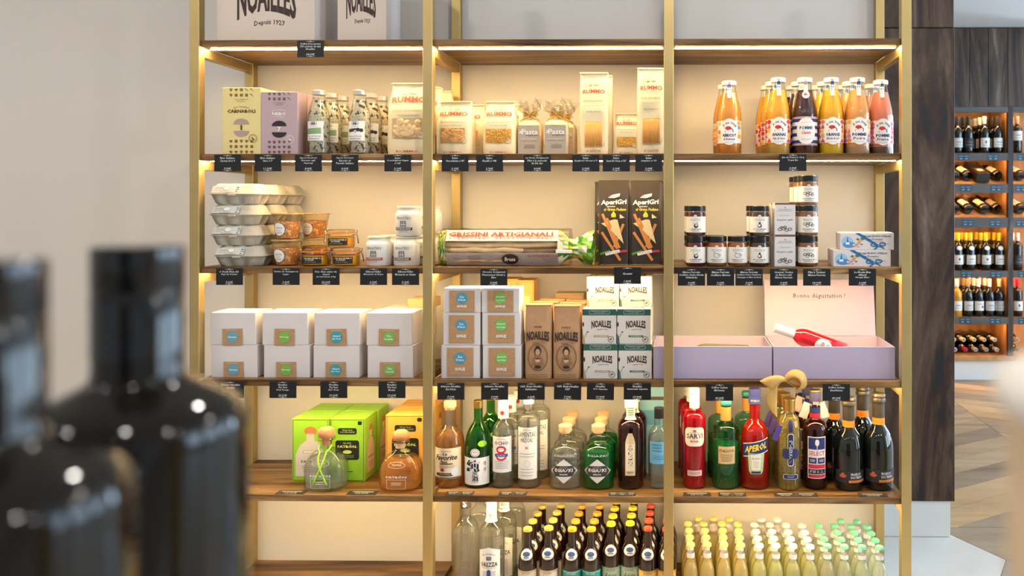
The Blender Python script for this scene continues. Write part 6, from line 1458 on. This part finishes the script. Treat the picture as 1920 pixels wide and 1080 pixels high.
for gi, (pxs, yts, cap, ringc, nm) in enumerate((((1295, 1326, 1357.5, 1389), (1018, 1018, 1018, 1019), (244, 218, 120), (236, 190, 90), 'yellow capped'), ((1424, 1455, 1487, 1519), (1020, 1020, 1021, 1022), (236, 234, 232), (180, 176, 200), 'white capped'), ((1551, 1583, 1616, 1649), (1021, 1022, 1023, 1024), (120, 206, 160), (70, 160, 110), 'green capped'))):
    for k in range(4):
        t = lemonade(pxs[k], yts[k], cap, lq[gi], ringc, .072, '%s lemonade bottle, %s file from the %s, front' % (nm, ('first', 'second', 'third', 'fourth')[k], ('brass post', 'yellow caps', 'white caps')[gi]))
        for i in range(1, 4):
            dup(t, (t.location.x-(.002 if k < 2 else -.001)*i*(1 if gi == 0 else -.0), .072+.0535*i, base_z(5)), '%s lemonade bottle, %s file from the %s, %s' % (nm, ('first', 'second', 'third', 'fourth')[k], ('brass post', 'yellow caps', 'white caps')[gi], ORD[i]))
        if k in (1, 2, 3) and not (gi == 1 and k == 3) and not (gi == 2 and k == 1):
            dup(t, (t.location.x-.024, .072+.0535*3+.046, base_z(5)), '%s lemonade bottle tucked in at the wall beside its %s file' % (nm, ('first', 'second', 'third', 'fourth')[k]))

# ================================================================ wine cabinet across the shop
CY = 3.73
cab = thing('wine_cabinet', 'dark plank wine cabinet with lit oak bays, seen past the pillar', 'cabinet', (0, 0, 0))
def zc_(py): return SZ(1840, py, CY)
cx0, cxa, cxb, cx1 = SX(1742, CY), SX(1890, CY), SX(1900, CY), SX(2045, CY)
ztop = zc_(52)
xx = cx0; i = 0; edges = [SX(q, CY) for q in (1742, 1782, 1818, 1853, 1890, 1928, 1966, 2005, 2045)]
for a, b in zip(edges, edges[1:]): MB().box(a+.001, b-.001, CY, CY+.02, zc_(200), ztop-.004, .002).build('plank', m_walnut, cab)
MB().box(cx0, cx1, CY+.02, CY+.40, zc_(200), ztop-.004).build('upper_carcass', m_walnut, cab)
fas = [(200, 211), (287, 301), (345, 362), (408, 427), (508, 520), (595, 608)]
for n_, (a, b) in enumerate(fas):
    for x0, x1 in ((cx0, cxa), (cxb, cx1)): MB().box(x0, x1, CY, CY+.02, zc_(b), zc_(a), .001).build('fascia', m_walnut_x, cab)
    if n_: MB().box(cx0, cx1, CY+.02, CY+.36, zc_(a)-.025, zc_(a)).build('shelf_board', m_oak, cab)
    for x0, x1 in ((cx0, cxa), (cxb, cx1)): MB().box(x0+.02, x1-.02, CY+.024, CY+.034, zc_(b)+.005, zc_(b)+.012).build('led_strip', m_led_far, cab)
MB().box(cx0, cx1, CY-.015, CY+.36, zc_(676), zc_(668), .002).build('shelf_board', m_oak, cab)
MB().box(cx0, cx1, CY+.02, CY+.36, .002, zc_(676)).build('plinth', mat('white_plinth', (222, 220, 216), .5), cab)
MB().box(cx0, cx1, CY+.36, CY+.38, zc_(676), zc_(200)).build('back_panel', m_oak, cab)
for a, b in ((cx0-.03, cx0), (cxa, cxb), (cx1, cx1+.03)):
    MB().box(a, b, CY, CY+.03, zc_(668), zc_(200), .001).build('upright', m_walnut, cab); MB().box(a, b, CY+.03, CY+.36, zc_(668), zc_(200)).build('divider_panel', m_oak, cab)
wp = bottle_outline(.040, .292, .0145, .155, .225); wpb = bottle_outline(.0375, .295, .0145, .19, .225)
def wine(label, cap, paper, prof=wp, gm=None, mark=None, neck=None, lh=.075, lz=.085):
    t = thing('wine_bottle', label, 'wine bottle', (0, 0, 0), 0, 'wine bottles in the cabinet')
    MB().lathe(prof, 20).build('glass_body', gm or m_darkglass, t, True, 50)
    if cap: MB().lathe([(0, .236), (.0155, .236), (.0158, .297), (0, .299)], 16).build('capsule', mat('capsule_%02x%02x%02x' % cap, cap, .35), t, True, 40)
    if paper:
        fn = wrap(prof, lz); lb = label_patch('paper_label', t, .088, lh, C(paper), fn, step=.008)
        p = Print(.008)
        if mark == 'stripes': stripes(p, 0, 0, .085, lh*.95, 6, C(30, 30, 34), .45)
        elif mark == 'dot': p.ell(.02, -.008, .010, .010, C(90, 70, 80), 10); stripes(p, 0, .014, .05, .012, 2, C(120, 120, 120))
        elif mark == 'crest': p.ell(0, .004, .008, .012, C(80, 90, 110), 10); stripes(p, 0, -.022, .06, .010, 2, C(140, 140, 140))
        else: p.rect(0, .004, .04, .006, C(110, 110, 116)); stripes(p, 0, -.018, .06, .012, 2, C(150, 150, 150))
        p.build('lettering', lb, fn, .0009)
    if neck: label_patch('neck_label', t, .044, .034, C(neck), wrap(prof, .178), 'ell')
    return t
BAYZ = {1: zc_(287)+.0004, 4: zc_(508)+.0004, 5: zc_(595)+.0004}
POS = ['nearest the pillar', 'second from the pillar', 'third from the pillar', 'fourth from the pillar', 'fifth from the pillar']
def stand(bay, i, px, label, deep, **kw):
    t = wine(label+', front row', **kw); x = SX(px, CY)+.004; t.location = (x, CY+.068, BAYZ[bay])
    for k in range(1, deep+1): dup(t, (x-.006*k, CY+.068+.0815*k, BAYZ[bay]), label+', '+('second row', 'third row', 'back row')[k-1])
GR, WH = (206, 204, 198), (232, 228, 220)
for i, (px, kw) in enumerate(((1800, dict(cap=(40, 38, 40), paper=GR)), (1820.5, dict(cap=(24, 24, 28), paper=(40, 40, 46))), (1851, dict(cap=WH, paper=WH, mark='crest')), (1876, dict(cap=(60, 54, 44), paper=WH)))):
    stand(1, i, px, '%s wine bottle on the top wine shelf, %s' % (('grey labelled', 'all black', 'white capped', 'dark capped')[i], POS[i]), 3, **kw)
for i, px in enumerate((1801, 1824.5, 1853.5, 1879)):
    stand(4, i, px, 'yellow capped wine bottle with white label, %s' % POS[i], 3, cap=(226, 196, 40), paper=WH, mark=('crest', None, 'crest', None)[i], neck=WH)
for i, (px, kw) in enumerate(((1799, dict(cap=WH, paper=WH, gm=mat('yellow_wine_glass', (226, 164, 36), .08, coat=.4, trans=.3))), (1820, dict(cap=(150, 126, 90), paper=GR)), (1840, dict(cap=WH, paper=WH, mark='dot')), (1860.5, dict(cap=WH, paper=GR)), (1879, dict(cap=(224, 200, 160), paper=WH, mark='stripes')))):
    stand(5, i, px, '%s bottle on the fifth wine shelf, %s' % (('golden white wine', 'tan capped wine', 'dot labelled wine', 'grey labelled wine', 'striped label wine')[i], POS[i]), 2 if i < 4 else 0, prof=wp, **kw)
for bay, px, kw, lb in ((1, 1913, dict(cap=(214, 160, 120), paper=WH, lz=.14), 'copper capped wine beyond the cabinet divider, top shelf'), (4, 1914, dict(cap=WH, paper=(60, 60, 70)), 'white capped dark wine beyond the cabinet divider'), (5, 1914, dict(cap=(206, 30, 40), paper=WH, mark='crest'), 'red capped wine beyond the cabinet divider')):
    stand(bay, 0, px, lb, 2, prof=wpb, **kw)
# bottles lying on the two sloping displays
for bay, (yb, yt) in ((2, (345, 301)), (3, (408, 362))):
    z0 = zc_(yb)+.001
    for x0, x1 in ((cx0, cxa), (cxb, cx1)):
        v, f = [(x0, CY+.02, z0), (x1, CY+.02, z0), (x1, CY+.34, z0), (x0, CY+.34, z0), (x0, CY+.34, z0+.125), (x1, CY+.34, z0+.125)], [(0, 3, 2, 1), (0, 1, 5, 4), (3, 4, 5, 2), (0, 4, 3), (1, 2, 5)]
        link_mesh('sloping_rest', v, f, m_oak, cab)
    items = ((1797, (60, 50, 40), (206, 196, 170)), (1821, (70, 56, 44), (238, 232, 214)), (1878, (220, 190, 60), (196, 190, 176)), (1922, (90, 40, 36), WH)) if bay == 2 else ((1797, (40, 36, 36), WH), (1823, (238, 226, 206), WH), (1853, (238, 222, 196), (244, 220, 176)), (1877, (44, 36, 34), (150, 140, 128)), (1922, (120, 40, 36), WH))
    for i, (px, cap, paper) in enumerate(items):
        t = wine('wine bottle lying on the %s sloping rest, %s' % (('upper', 'lower')[bay-2], (POS[i] if px < 1900 else 'beyond the divider')), cap, paper, lh=.09)
        d = Vector((-.20, .90, .353)).normalized(); q = d.to_track_quat('Z', 'Y').to_matrix().to_4x4()
        M0 = Matrix.Translation((SX(px, CY), CY+.066, z0+.064)) @ q
        fy = M0.to_3x3() @ Vector((0, -1, 0)); ang = math.atan2((M0.to_3x3() @ Vector((1, 0, 0))).dot(Vector((0, -.35, .93))), fy.dot(Vector((0, -.35, .93))))
        best = max(range(24), key=lambda k: ((M0 @ Matrix.Rotation(k*PI/12, 4, 'Z')).to_3x3() @ Vector((0, -1, 0))).dot(Vector((0, -.35, .93))))
        t.matrix_world = M0 @ Matrix.Rotation(best*PI/12, 4, 'Z')
    if bay == 2:
        t = thing('wine_carton', 'black printed wine carton lying on the upper sloping rest', 'box', (SX(1845, CY), CY+.030, z0+.0125)); t.rotation_euler = (.375, 0, .0)
        MB().box(-.052, .052, 0, .30, 0, .075, .002).build('carton_body', mat('black_carton', (44, 36, 32), .4), t)
        p = Print(); p.text('CUVÉE', 0, .26, .06, .02, C(226, 214, 196), bold=.03); p.text('RÉSERVE', 0, .22, .07, .018, C(206, 180, 140)); p.rect(0, .09, .06, .07, C(120, 100, 84)); p.ell(0, .09, .022, .026, C(226, 214, 196), 12); p.build('printed_top', t, top(.075))
# pile of bottles with their necks to the room
for r_, (py, pxs, cols) in enumerate(((658, (1798, 1818, 1837, 1857, 1877, 1915), [(190, 190, 200), (206, 30, 60), (200, 186, 180), (190, 170, 150), (210, 200, 190), (120, 130, 90)]), (640, (1796, 1814, 1834, 1853, 1873, 1915), [(220, 196, 160), (230, 204, 170), (230, 200, 160), (226, 190, 150), (214, 206, 200), (190, 180, 150)]))):
    for i, px in enumerate(pxs):
        t = wine('wine bottle lying neck outward, %s row of bottom bay, %s' % (('lower', 'upper')[r_], POS[i] if px < 1900 else 'beyond the divider'), cols[i], None, prof=wpb)
        t.matrix_world = Matrix.Translation((SX(px, CY)-.012, CY+.345, zc_(668)+.043+r_*.079)) @ Matrix.Rotation(PI/2, 4, 'X') @ Matrix.Rotation(0, 4, 'Z')
        MB().lathe([(0, .2992), (.009, .2992), (.009, .3002), (0, .3002)], 12).build('capsule_disc', C(tuple(int(c*.55) for c in cols[i])), t)
# price cards on the cabinet rails
m_teal = mat('teal_card', (34, 62, 78), .4)
for n_, (py, pxs) in enumerate(((295, (1807, 1862, 1918)), (353, (1811, 1868, 1914)), (418, (1815, 1866, 1915)), (514, (1812, 1867, 1920)), (601, (1810, 1866, 1920)))):
    for k, px in enumerate(pxs):
        w, h = .088, .05; t = thing('rail_price_card', 'small teal price card on the %s cabinet rail, %s' % (('first', 'second', 'third', 'fourth', 'fifth')[n_], ('near the pillar', 'near the divider', 'past the divider')[k]), 'price tag', (SX(px, CY), CY-.0016, zc_(py)-h/2), 0, 'teal price cards on the cabinet')
        MB().box(-w/2, w/2, 0, .0015, 0, h).build('card', m_teal, t); p = Print()
        for s in (-1, 1): p.rect(s*w*.24, h*.68, w*.36, .004, C(120, 150, 166)); p.rect(s*w*.24, h*.28, w*.2, .006, C(150, 176, 190))
        p.rect(0, h/2, .0015, h, C(20, 36, 48)); p.build('lettering', t, flat(0))

# ================================================================ counter in the foreground with its bottles
ct = thing('display_counter', 'pale stone topped counter under the blurred foreground bottles', 'counter', (0, 0, 0)); CT = CAMZ-.287
MB().box(-.62, .62, -2.36, -1.90, CT-.03, CT, .003).build('counter_top', m_marble, ct); MB().box(-.58, .58, -2.33, -1.93, 0.0, CT-.03).build('counter_body', m_walnut, ct)
m_oil = mat('olive_oil_glass', (18, 13, 8), rough=.07, spec=.42)
m_blackcap = mat('glossy_black_cap', (14, 13, 13), rough=.12, spec=.6)
oil = thing('oil_bottle', 'dark blurred oil bottle with black cap in the foreground, whole width showing', 'bottle', (SX(260, -2.13), -2.13, CT+.0003), 0, 'dark foreground oil bottles')
prf = [(0, .003), (.032, 0), (.0355, .001), (.0373, .005), (.0373, .198)]+soft([(.0373, .198), (.0372, .206), (.033, .2125), (.0185, .2195), (.0152, .222), (.0150, .232)], 2)[1:]
MB().lathe(prf, 64).build('glass_body', m_oil, oil, True, 60)
MB().lathe([(.0148, .2305), (.0153, .2305), (.0153, .2540), (.0149, .2546), (.0149, .2552), (.0153, .2558), (.0153, .2705), (.0143, .2715), (0, .2715)], 48).build('black_cap', m_blackcap, oil, True, 35)
dup(oil, (SX(-38, -2.2065), -2.2065, CT+.0003), 'dark blurred oil bottle in the foreground, cut by the picture edge')
can = thing('cream_canister', 'blurred beige canister with domed white lid in the near foreground', 'canister', (SX(2232, -2.255), -2.255, CT+.0003))
MB().lathe([(0, .002), (.033, 0), (.0355, .003), (.0355, .239), (.034, .242), (0, .242)], 48).build('beige_body', mat('beige_stoneware', (214, 186, 152), .5), can, True, 40)
MB().lathe([(0, .2425), (.0375, .2425), (.0388, .2445), (.0380, .248), (.0325, .252), (.018, .2545), (0, .255)], 48).build('white_lid', mat('satin_white_lid', (232, 226, 218), .4), can, True, 50)
